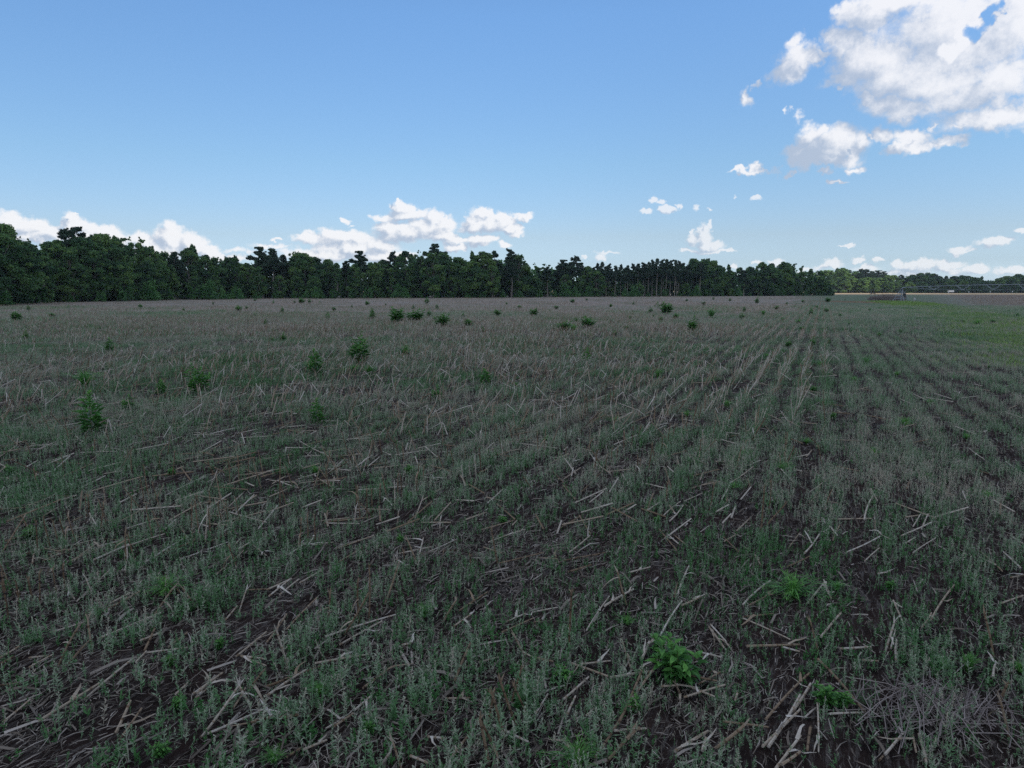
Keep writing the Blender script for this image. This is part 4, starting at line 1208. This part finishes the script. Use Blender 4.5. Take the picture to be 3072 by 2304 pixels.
hand(800, 1100, Z, """S800,570,700,440 L230,610,370,760 L280,640,490,750w S545,800,460,670 S600,940,560,810 S720,800,630,560b S800,890,700,700 S810,700,745,560 S1180,530,1060,390 S1245,700,1180,530
S1130,440,1090,340 S1250,570,1185,440b S1080,670,970,490b S955,720,925,580b S920,690,860,540b S1100,770,1070,600b S790,860,860,700w S570,1005,440,840 S520,1000,495,830b S380,1000,440,830
S745,1180,750,1000b S780,1270,755,1010b S825,1250,825,1040b S880,1200,880,1020b S935,1120,930,1010b S1015,1110,960,920b S1085,1110,1085,900b S1120,1060,1115,910b S1240,1050,1265,820b
S1300,950,1300,840b L725,1185,1020,1230w S730,1300,730,1190w L965,1095,1040,1220wt S1080,1300,1100,1190wt L1230,1270,1300,1105wt S1435,1360,1440,1270w S270,1540,265,1300b S340,1490,330,1260b
S405,1450,385,1250b L190,1600,340,1460w L500,1320,770,1350w S1260,1659,1160,1460 S1085,1659,1080,1580w S1150,1659,1135,1550b S1920,1640,1865,1340b L1800,1530,1950,1590 S1690,1659,1690,1570b
S1640,980,1615,835w S1695,950,1680,810w S1740,930,1725,760w S1770,920,1765,700b S1490,800,1500,670b S1560,840,1515,670b S1645,800,1645,670b S1490,870,1430,740b L1300,915,1470,870 L1280,930,1430,950w
S1965,800,1950,650w S2045,630,2010,480b S2100,600,2045,420b S110,1160,105,800b S185,830,180,740b S225,1000,170,830b S170,1150,115,960b L0,870,160,875w L590,1659,800,1520 L1770,1380,2060,1290
L20,960,240,965w L240,940,420,905w L340,740,430,645w L300,760,450,775w L420,520,600,520 L220,590,320,555w L480,720,670,770 L1500,515,1660,430w L220,115,330,165 L630,180,720,145w L700,180,830,260
L150,320,300,380 L90,370,220,400w L570,275,690,295 L960,155,1110,195""")
hand(2200, 700, 2.537, """S450,1480,380,1370w S450,1470,430,1270w S455,1450,490,1190w S470,1390,560,1110w S480,1360,600,1160w S500,1300,520,1180w S700,1470,695,1200b S700,1420,670,1290b L575,1345,665,1295w
L555,1415,640,1415w S640,1530,700,1470 S400,1500,365,1430w L90,1290,130,1200w S30,1330,25,1260w S150,1190,215,940w S160,1180,260,950w S175,1160,240,990w S190,1130,285,900w S210,1080,320,880w S240,1050,340,860w
S10,1110,60,900w S30,1100,100,880w S0,1130,30,960w S60,1070,150,860w S90,1040,170,850w S110,1020,230,840w S150,990,250,850w L0,1200,60,1120w""")
hand(2272, 1200, Z, """S530,390,400,270b S545,600,525,400b S30,1100,55,740bt S85,975,120,690b S60,1060,230,870b L430,800,585,730w L430,880,520,800 L885,1030,955,870wt S970,1110,970,990w L1000,1140,1110,1210w
L740,1280,1010,1200wt L890,1345,1010,1275w L1290,1300,1475,1175w L590,1065,660,1205w L390,1280,510,1170wt L1190,1155,1440,1080w L1230,1200,1310,1155w L1290,1070,1350,990w L1360,1100,1410,1010w
L940,790,990,920w L1730,260,1890,270w L1750,410,1890,520 L2060,520,2212,600w""")
hand(1600, 1000, Z, """S395,730,380,610 S410,720,405,600 S430,700,425,560b S445,690,440,490b S520,660,520,520w S560,640,555,480 S485,600,500,490b S595,590,590,440b S640,600,640,480b S665,590,668,420b
S740,550,770,400w S790,510,800,420w S850,470,860,330b S875,460,885,340 S905,450,920,335b S930,430,945,320b S960,400,965,300b S990,380,1000,250 S1020,380,1020,270b S1065,340,1085,215b S1090,340,1110,225b
S1115,320,1130,230b S1160,310,1190,220w S1190,300,1220,200w S930,860,990,630w S1000,830,1085,650w S970,800,1005,630b L930,860,1100,790w L1040,790,1110,765w S870,890,890,780b S905,870,890,790b S920,860,950,780
S1240,830,1270,700b S1260,830,1280,710b S1345,720,1350,620b S1370,710,1390,610b S1420,640,1430,570b L1380,700,1410,660w L1290,740,1420,820b L680,870,730,980w L535,950,550,810w L930,690,1060,590w L1090,600,1210,495w
L1130,760,1170,700w S1190,850,1195,770b L640,890,820,775w L640,880,720,820w L360,100,370,40 L490,1000,510,930w L305,1130,365,1045w L460,1020,565,1190w L400,1350,570,1190b L165,1195,320,1395b S775,950,760,830b
S645,1110,660,970b S690,1060,695,960b S850,1180,850,1080w S890,1180,895,1070b L740,1200,790,1295wt L1480,950,1590,1000 L1400,1090,1420,960w L1510,950,1535,860w L1560,1430,1640,1290wt L1640,1290,1820,1160w
L1250,1430,1400,1370w L1080,1560,1220,1450w L1130,1590,1240,1490w L1310,1310,1500,1250 S1565,630,1600,460w S1500,600,1570,440w S1640,440,1700,320w S1470,620,1500,480w S1690,620,1690,540w S1720,600,1725,510w S1760,570,1800,480w
S1455,640,1520,540w S1530,580,1580,480w S1600,520,1650,370w""")
del HAND[0:0]

def stalks_individual():
    """the 300 largest standing stubs and the 300 largest fallen stalks, each an object"""
    r = np.random.default_rng(21)
    stand, lie = [], []
    for k, x0, y0, x1, y1, tone, th in HAND:
        if x0 < 0 and x1 < 0: continue
        gx, gy = ground_at(x0, y0)
        gz = float(height_at(gx, gy))
        if k == 'S':
            d = ray(x1, y1)
            T = np.array([d[0] / d[1] * gy, gy, CAMH + d[2] / d[1] * gy])
            # lean a little towards or away from the viewer too, keeping the foot
            T[1] += r.normal(0, .05)
            stand.append((np.array([gx, gy, gz - .03]), T, tone if tone is not None else .55, th, x0, y0))
        else:
            hx, hy = ground_at(x1, y1)
            e0, e1 = r.uniform(.015, .06), r.uniform(.02, .10)
            lie.append((np.array([gx, gy, gz + e0]), np.array([hx, hy, float(height_at(hx, hy)) + e1]), tone if tone is not None else float(r.choice([.38, .58, .76])), th, x0, y0))
    # top up from the rows, nearest first
    cand = []
    for k in range(-60, 2):
        s = S_EDGE + k * SP
        for t in np.arange(4, 60, .17):
            x, y = xy(s + r.normal(0, .04), t + r.normal(0, .03))
            cand.append((x, y))
    cand = np.array(cand)
    u = cand[:, 0] / cand[:, 1]
    cand = cand[(np.abs(u) < .76) & (cand[:, 1] > 9)]
    dens = np.clip((cand[:, 1] - 9) / 9, .12, .8) * np.clip(vnoise(cand[:, 0], cand[:, 1], 2.2, 41) * 1.1 + (vnoise(cand[:, 0], cand[:, 1] * .6, 8, 45) - .5) * 1.6, .08, 1.1) * .85
    cand = cand[r.random(len(cand)) < dens]
    cand = cand[np.argsort(cand[:, 1])]
    need = 300 - len(stand)
    near, rest = cand[:max(0, need)], cand[max(0, need):]
    for x, y in near:
        h = r.uniform(.24, .46); gz = float(height_at(x, y)) - .03
        lean = r.normal(0, .14, 2) + (.06, .02)
        if r.random() < .18: lean = r.normal(0, .6, 2)
        T = np.array([x + lean[0] * h, y + lean[1] * h, gz + h])
        px, py = pixel_of(x, y)
        stand.append((np.array([x, y, gz]), T, float(r.choice([.32, .35, .5, .8], p=[.35, .25, .25, .15])), 1.0, px, py))
    for i, (a, b, tone, th, px, py) in enumerate(stand[:300]):
        rad = .0092 * th * r.uniform(.85, 1.15)
        if a[1] > 16: rad *= 1.25
        L = np.linalg.norm(b - a)
        t = root('corn_stub', tuple(a))
        q = Quads(); v, tn = stalk_quads((0, 0, 0), b - a, rad, r, tone + r.normal(0, .05)); q.add(v, tn)
        # split, frayed top
        for k in range(3):
            d = (b - a) / L + r.normal(0, .35, 3)
            e = (b - a); q.add([[e + (rad * .8, 0, 0), e - (rad * .8, 0, 0), e - (rad * .2, 0, 0) + d * .035, e + (rad * .3, 0, 0) + d * .05]], tone + .15)
        obj('stalk', q.mesh('stalk', M_straw), t)
        if r.random() < .5:
            f = r.uniform(.25, .95); d = r.normal(0, 1, 3); d[2] = abs(d[2]) * .5
            q = Quads(); q.add(*husk_quads((b - a) * f, d, r.uniform(.12, .30), r.uniform(.007, .014), r, min(.95, tone + .2)))
            obj('dry_leaf', q.mesh('dry_leaf', M_straw), t)
        t["category"] = 'corn stub'; t["group"] = 'standing corn stubs in the rows'
        lk = ('bleached' if tone > .7 else 'rusty' if tone < .4 else 'tan') + (' long' if L > .42 else ' short' if L < .25 else '')
        ang = (b - a)[0] / max(.05, (b - a)[2])
        ln = 'leaning right' if ang > .25 else 'leaning left' if ang < -.25 else 'standing upright'
        later(t, lk + ' corn stub ' + ln + ' ' + where(px, py), px)
    # fallen stalks: more between the rows, mostly along them
    pool = []
    for k in range(1600):
        y = 7.5 + 38 * r.random() ** 1.2; x = r.uniform(-.75, .75) * y
        s, _ = st(x, y)
        if s > S_EDGE + .4 and r.random() < .72: continue
        pool.append((x, y))
    pool.sort(key=lambda p: p[1])
    extra, loose = pool[:max(0, 300 - len(lie))], pool[max(0, 300 - len(lie)):]
    for x, y in extra:
        a = ROW_AZ + r.normal(0, .6); L = r.uniform(.2, .7)
        dx, dy = math.sin(a) * L / 2, math.cos(a) * L / 2
        px, py = pixel_of(x - dx, y - dy)
        lie.append((np.array([x - dx, y - dy, float(height_at(x - dx, y - dy)) + r.uniform(.01, .05)]), np.array([x + dx, y + dy, float(height_at(x + dx, y + dy)) + r.uniform(.01, .08)]),
                    float(r.choice([.35, .6, .85])), 1.0, px, py))
    for i, (a, b, tone, th, px, py) in enumerate(lie[:300]):
        rad = .0088 * th * r.uniform(.8, 1.15)
        L = np.linalg.norm(b - a)
        t = root('fallen_stalk', tuple(a))
        q = Quads(); v, tn = stalk_quads((0, 0, 0), b - a, rad, r, tone + r.normal(0, .06), curve=.009); q.add(v, tn)
        obj('stalk', q.mesh('stalk', M_straw), t)
        if r.random() < .55:
            for k in range(r.integers(1, 3)):
                f = r.uniform(.1, .95); d = (b - a) + r.normal(0, .3, 3); d[2] = .15
                q = Quads(); q.add(*husk_quads((b - a) * f + (0, 0, .01), d, r.uniform(.12, .35), r.uniform(.008, .016), r, min(.95, tone + .1)))
                obj('dry_leaf', q.mesh('dry_leaf', M_straw), t)
        t["category"] = 'corn stalk'; t["group"] = 'fallen corn stalks lying on the soil'
        pa, pb = pixel_of(*a[:2]), pixel_of(*b[:2])
        dx, dy = pb[0] - pa[0], pa[1] - pb[1]
        if dy < 0: dx, dy = -dx, -dy
        w = 'pointing up right' if dx > abs(dy) * .4 and dy > abs(dx) * .2 else 'pointing up left' if dx < -abs(dy) * .4 and dy > abs(dx) * .2 else 'lying crosswise' if abs(dx) > dy else 'pointing away'
        lk = ('bleached' if tone > .7 else 'rusty' if tone < .4 else 'tan') + (' long' if L > .7 else ' short' if L < .35 else '')
        later(t, lk + ' fallen stalk ' + w + ' ' + where(px, py), px)
    return rest, np.array(loose)
rest_stubs, loose = stalks_individual()

# ================================================================== STUFF: the rest of the stubble, litter and low weeds
def place(templates, P, yaw, scale, tilt, r, dt=.12, squash=None):
    V_, T_ = [], []
    n = len(P); pick = r.integers(0, len(templates), n)
    for k, (tv, tt) in enumerate(templates):
        m = np.nonzero(pick == k)[0]
        if not len(m): continue
        v = tv.reshape(-1, 3)[None] * scale[m][:, None, None]
        v = np.broadcast_to(v, (len(m),) + v.shape[1:]).copy()
        # shear for lean
        v[..., 0] += v[..., 2] * tilt[m, 0][:, None]; v[..., 1] += v[..., 2] * tilt[m, 1][:, None]
        c, s = np.cos(yaw[m])[:, None], np.sin(yaw[m])[:, None]
        x = v[..., 0] * c - v[..., 1] * s; y = v[..., 0] * s + v[..., 1] * c
        v[..., 0] = x; v[..., 1] = y
        v += P[m][:, None, :]
        V_.append(v.reshape(-1, 4, 3).astype(np.float32))
        T_.append(np.clip(tt[None] + r.normal(0, dt, len(m))[:, None], 0, 1).reshape(-1).astype(np.float32))
    return np.concatenate(V_), np.concatenate(T_)

def scatter_xy(r, y0, y1, dens, half=.80, pad=.6):
    A = half * (y1 * y1 - y0 * y0) + 2 * pad * (y1 - y0)
    n = int(A * dens)
    y = np.sqrt(r.uniform(y0 * y0, y1 * y1, n)); x = r.uniform(-1, 1, n) * (half * y + pad)
    return x, y

def weed_density(x, y):
    s, t = st(x, y)
    d = .36 + 1.45 * vnoise(s, t * .35, .9, 31) * (.35 + 1.0 * vnoise(x, y, 4.0, 32))
    # bare streaks along the rows
    ph = ((s - ROW0) / SP + .12 * (vnoise(s, t, 3.0, 37) - .5)) % 1.0
    d *= .13 + .12 * (vnoise(s, t * .4, 2.0, 48) > .55) + .90 * np.clip(np.abs(ph - .5) * 3.2 - .18, 0, 1) ** .8 + .35 * (vnoise(s * 2, t, 1.3, 33) > .62)
    near = np.clip((y - 2) / 8, 0, 1)
    d *= .75 + .25 * near
    d *= np.where(s > S_EDGE, 1.25, 1.0)
    outer = np.clip((y - 60) / 40, 0, 1) * np.clip((S_EDGE + 2 - s) / 6, 0, 1)
    d *= 1 - outer * (1 - .75 * np.clip((vnoise(x, y * .5, 7, 38) - .45) * 4, 0.12, 1))
    # bare soil pockets
    d *= np.clip((vnoise(x, y, 1.1, 39) - .10) * 5, .25, 1)
    return np.clip(d, 0, 1)

def clearing(x, y):
    """1 where the ground is open: bare red patch, green lane"""
    red = ((x - 84) / 14) ** 2 + ((y - 176) / 24) ** 2 < 1
    return red

def weed_templates(r, n, stems, leaves, spikes, wide=1.0):
    out = []
    for k in range(n):
        q = Quads(); H = 1.0
        for s in range(stems):
            a = r.uniform(0, 6.28); ln = r.uniform(0, .35) if stems > 1 else r.uniform(0, .12)
            h = r.uniform(.65, 1.0)
            bx, by = (r.normal(0, .12 + .12 * wide, 2) if stems > 1 else (0, 0))
            top = np.array([bx + math.cos(a) * ln * h, by + math.sin(a) * ln * h, h]); b = np.array([bx, by, -.03])
            w = np.array([math.cos(a + 1.2), math.sin(a + 1.2), 0]) * .016 * wide
            base_t = r.uniform(.2, .75)
            q.add([[b - w, b + w, top + w * .5, top - w * .5]], base_t + .1)
            for i in range(leaves):
                f = r.uniform(.03, .9) ** .8; p = b + (top - b) * f; an = i * 2.4 + r.uniform(-.5, .5); L = r.uniform(.12, .26) * (1.15 - .6 * f)
                el = r.uniform(.1, 1.0); d = np.array([math.cos(an) * math.cos(el), math.sin(an) * math.cos(el), math.sin(el)])
                sd_ = np.array([-math.sin(an), math.cos(an), 0]) * L * .15 * wide
                q.add([[p, p + d * L * .5 + sd_, p + d * L, p + d * L * .5 - sd_]], base_t + r.uniform(-.15, .15))
            for i in range(spikes):
                f = 1 - .30 * i / max(1, spikes) ; p = b + (top - b) * f; an = r.uniform(0, 6.28); z_ = .035
                d = np.array([math.cos(an), math.sin(an), .8]) * z_; sd_ = np.array([-math.sin(an), math.cos(an), .3]) * z_ * .8
                q.add([[p - sd_ * .6, p + d * .7 + sd_, p + d * 1.4, p + d * .4 - sd_]], min(.98, base_t * .4 + r.uniform(.42, .62)))
        out.append(q.arrays())
    return out

def low_weeds():
    r = np.random.default_rng(91)
    Vs, Ts = [], []
    def zone_(y0, y1, dens, tmpl, hmin, hmax, tl=.12, up=None):
        x, y = scatter_xy(r, y0, y1, dens)
        keep = (r.random(len(x)) < weed_density(x, y)) & ~clearing(x, y)
        x, y = x[keep], y[keep]
        P = np.stack([x, y, height_at(x, y)], -1)
        rowph = ((st(x, y)[0] - ROW0) / SP) % 1.0
        hmod = (.7 + .6 * vnoise(x, y, 1.7, 35)) * (1 + (.36 * np.abs(rowph - .5) * 2 - .18) * (.3 + 1.4 * vnoise(x, y, 3.3, 47)))
        sc = r.uniform(hmin, hmax, len(x)) * hmod
        gr = (vnoise(x, y, 2.5, 36) - .5)
        v, t = place(tmpl, P, r.uniform(0, 6.28, len(x)), sc, r.normal(0, tl, (len(x), 2)), r, dt=.16)
        # patches of one kind: greyer, drier or fresher
        c = v.mean(1)
        t = np.clip(t + (vnoise(c[:, 0], c[:, 1], 1.3, 43) - .5) * .5 + (vnoise(c[:, 0], c[:, 1], 6, 44) - .45) * .4 + .10 * (st(c[:, 0], c[:, 1])[0] > S_EDGE + 1), 0, 1)
        Vs.append(v); Ts.append(t)
    t1 = weed_templates(r, 14, 1, 15, 9)
    t1b = weed_templates(r, 8, 3, 11, 6)
    t2 = weed_templates(r, 10, 3, 4, 1, wide=1.5)
    t3 = weed_templates(r, 8, 3, 1, 0, wide=2.2)
    t5 = [(v, t * .3) for v, t in weed_templates(r, 6, 3, 12, 0, wide=2.4)]
    zone_(2.4, 9, 200, t1, .07, .20)
    zone_(2.4, 9, 34, t1b, .06, .14)
    zone_(2.4, 9, 30, t5, .05, .12)
    zone_(9, 18, 135, t1b, .08, .19)
    zone_(9, 18, 10, t5, .08, .16)
    zone_(18, 45, 88, t2, .11, .21)
    zone_(45, 130, 20, t3, .16, .30)
    v = np.concatenate(Vs); t = np.concatenate(Ts)
    tag(obj('low_weeds', quad_mesh('low_weeds', v, t, M_weed)), 'grey green low weeds with pale seed spikes covering the soil', 'weeds', kind='stuff')
low_weeds()

def corn_stubble_rest():
    r = np.random.default_rng(92)
    q = Quads()
    def stub_t(n, sides):
        out = []
        for k in range(n):
            w = Quads(); lean = r.normal(0, .16, 2) + (.12, 0)
            folded = r.random() < .22
            tone = float(r.choice([.36, .5, .7, .9], p=[.25, .25, .25, .25]))
            top = np.array([lean[0], lean[1], 1.0]) if not folded else np.array([lean[0] * 1.5, lean[1], .72])
            rad = .030
            P = [(0, 0, -.05), tuple(top * .5 + r.normal(0, .02, 3)), tuple(top)]
            w.add(tube(P, [rad, rad * .9, rad * .8], sides, False), tone)
            if folded or r.random() < .3:
                e = top + np.array([r.normal(0, .5), r.normal(0, .5), -.45])
                w.add(tube([tuple(top), tuple(e)], [rad * .7, rad * .4], sides, False), tone + .15)
            out.append(w.arrays())
        return out
    sets = [stub_t(16, 4), stub_t(14, 3)]
    # rows 9-60 m: those not singled out
    P = rest_stubs
    allp = []
    for k in range(-260, 30):
        s = S_EDGE + k * SP
        t = np.arange(20, 330, .19)
        ss = np.full(len(t), s) + r.normal(0, .05, len(t)); tt = t + r.normal(0, .05, len(t))
        x, y = xy(ss, tt)
        allp.append(np.stack([x, y], -1))
    A = np.concatenate(allp)
    ymax = 60
    A = A[(A[:, 1] > 42) & (np.abs(A[:, 0]) < A[:, 1] * .80 + 3)]
    fr = np.interp(A[:, 1], [45, 70, 110, 170, 300, 330], [.7, .6, .36, .20, .09, .07])
    A = A[r.random(len(A)) < fr * np.clip(.75 + (vnoise(A[:, 0], A[:, 1] * .6, 10, 51) - .5) * 1.7, .2, 1.3)]
    # not past the wood
    for (pts, si, wmul) in ((P, 0, 1.0), (A, 1, None)):
        pts = np.asarray(pts)
        px_ = 1536 + F * pts[:, 0] / pts[:, 1]
        lim = F * CAMH / (np.interp(px_, fx, fy) - HORIZON) - 2
        s, t = st(pts[:, 0], pts[:, 1])
        ok = (pts[:, 1] < np.where(px_ > 2500, 380, lim))
        right = s > S_EDGE + .3
        block = (pts[:, 0] - pts[:, 1] * .585 > 8) & (pts[:, 1] > 135)
        ok &= ~right | (r.random(len(pts)) < .05 + .8 * np.exp(-(s - S_EDGE) / 2.2) * (pts[:, 1] > 24)) | block
        ok &= ~clearing(pts[:, 0], pts[:, 1])
        ok &= ~((pts[:, 0] > pts[:, 1] * .50) & ~block & (r.random(len(pts)) > .12))
        pts = pts[ok]
        n = len(pts)
        sc = r.uniform(.24, .46, n)
        z = height_at(pts[:, 0], pts[:, 1])
        T = sets[si]
        v, tt = place(T, np.stack([pts[:, 0], pts[:, 1], z], -1), r.normal(0, .5, n), sc, r.normal(.10, .22, (n, 2)) , r, dt=.10)
        if wmul is None:
            # the farther the thicker the bundle it stands for: stubs come in tight clumps
            pass
        q.add(v, tt)
    # the same stubble in the block at far right
    n = 26000
    y = r.uniform(135, 400, n); x = (.585 + .265 * r.random(n) ** .7) * y + 8
    sc = r.uniform(.3, .5, n)
    v, tt = place(sets[1], np.stack([x, y, np.zeros(n)], -1), r.uniform(0, 6, n), sc, r.normal(.05, .25, (n, 2)), r, dt=.1)
    q.add(v, tt - .03)
    tag(obj('corn_stubble', q.mesh('corn_stubble', M_straw)), 'rows of broken corn stubble running out to the wood', 'stubble', kind='stuff')
corn_stubble_rest()

def straw_litter():
    r = np.random.default_rng(93)
    q = Quads()
    def chips(y0, y1, dens, l0, l1, w0, w1, rowish=.7):
        x, y = scatter_xy(r, y0, y1, dens)
        s, t = st(x, y)
        keep = r.random(len(x)) < np.where(s > S_EDGE, .45, 1.0) * (.25 + 1.1 * vnoise(x, y, .8, 61) * (.4 + vnoise(x, y, 3, 62)))
        x, y = x[keep], y[keep]; n = len(x)
        a = np.where(r.random(n) < rowish, ROW_AZ + r.normal(0, .45, n), r.uniform(0, 6.28, n))
        L = r.uniform(l0, l1, n) * .5; w = r.uniform(w0, w1, n) * .5
        pit = r.normal(0, .10, n)
        c = np.stack([x, y, height_at(x, y) + .008 + L * np.abs(np.sin(pit)) + r.random(n) * .015], -1)
        d = np.stack([np.sin(a) * np.cos(pit), np.cos(a) * np.cos(pit), np.sin(pit)], -1) * L[:, None]
        sd_ = np.stack([np.cos(a), -np.sin(a), r.normal(0, .5, n)], -1) * w[:, None]
        m = c + np.stack([r.normal(0, .1, n), r.normal(0, .1, n), np.abs(r.normal(0, .12, n))], -1) * L[:, None]
        tn = np.clip(r.normal(.5, .25, n), 0, 1)
        q.add(np.stack([c - d - sd_, c - d + sd_, m + sd_, m - sd_], 1), tn)
        q.add(np.stack([m - sd_, m + sd_, c + d + sd_ * .6, c + d - sd_ * .6], 1), tn)
    chips(2.4, 9, 800, .02, .15, .002, .008, .4)
    chips(2.4, 9, 26, .10, .35, .008, .022)
    chips(9, 20, 170, .04, .25, .004, .013)
    chips(20, 60, 9, .15, .5, .010, .024)
    tag(obj('straw_litter', q.mesh('straw_litter', M_litter)), 'chopped corn litter and dead leaves strewn over the soil', 'litter', kind='stuff')
    # loose fallen stalks beyond the ones that stand out
    q = Quads()
    for x, y in loose:
        a = ROW_AZ + r.normal(0, .8); L = r.uniform(.2, .75) / 2
        g = float(height_at(x, y))
        p0 = (x - math.sin(a) * L, y - math.cos(a) * L, g + r.uniform(.01, .05)); p1 = (x + math.sin(a) * L, y + math.cos(a) * L, g + r.uniform(.01, .14))
        q.add(tube([p0, p1], [.012, .010], 4, False), float(r.choice([.4, .65, .88])))
    tag(obj('loose_stalks', q.mesh('loose_stalks', M_straw)), 'scattered fallen corn stalks farther out among the stubble', 'corn stalks', kind='stuff')
straw_litter()

# green lane: short grass
def green_lane():
    r = np.random.default_rng(94)
    c = resample(lane, 400)
    tn = np.gradient(c, axis=0); tn /= np.linalg.norm(tn, axis=1)[:, None]
    nr = np.stack([tn[:, 1], -tn[:, 0]], -1)
    n = 30000
    k = r.integers(0, 400, n); off = r.normal(0, 2.2, n)
    P2 = c[k] + nr[k] * off[:, None] + r.normal(0, .3, (n, 2))
    P = np.stack([P2[:, 0], P2[:, 1], height_at(P2[:, 0], P2[:, 1])], -1)
    t3 = []
    for i in range(6):
        q = Quads()
        for j in range(4):
            a = r.uniform(0, 6.28); b = np.array([r.normal(0, .5), r.normal(0, .5), 0]); w = np.array([math.cos(a), math.sin(a), 0]) * .14
            tp = b + (r.normal(0, .4), r.normal(0, .4), r.uniform(.6, 1))
            q.add([[b - w, b + w, tp, tp]], r.uniform(.3, .8))
        t3.append(q.arrays())
    v, t = place(t3, P, r.uniform(0, 6.28, n), r.uniform(.12, .26, n), r.normal(0, .2, (n, 2)), r)
    M_lane = material('lane_grass', [(0, (.08, .15, .04)), (.5, (.19, .29, .08)), (1, (.30, .41, .14))], trans=.2)
    tag(obj('lane_grass', quad_mesh('lane_grass', v, t, M_lane)), 'fresh green grass on the lane curving across the right side', 'grass', kind='stuff')
green_lane()

resolve_labels()

# ================================================================== air
def haze():
    import bmesh
    me = bpy.data.meshes.new('haze')
    bm = bmesh.new(); bmesh.ops.create_cube(bm, size=1.0)
    bmesh.ops.scale(bm, vec=(12400, 10400, 36), verts=bm.verts); bmesh.ops.translate(bm, vec=(0, 0, 16.6), verts=bm.verts)
    bm.to_mesh(me); bm.free()
    m = bpy.data.materials.new('haze'); m.use_nodes = True
    t = m.node_tree; t.nodes.clear()
    v = t.nodes.new('ShaderNodeVolumePrincipled'); v.inputs['Color'].default_value = (.85, .92, 1, 1); v.inputs['Density'].default_value = 0.00010; v.inputs['Anisotropy'].default_value = .2
    o = t.nodes.new('ShaderNodeOutputMaterial'); t.links.new(v.outputs[0], o.inputs[1])
    me.materials.append(m)
    tag(obj('haze', me), 'thin pale air over the field and woods', kind='stuff')
haze()
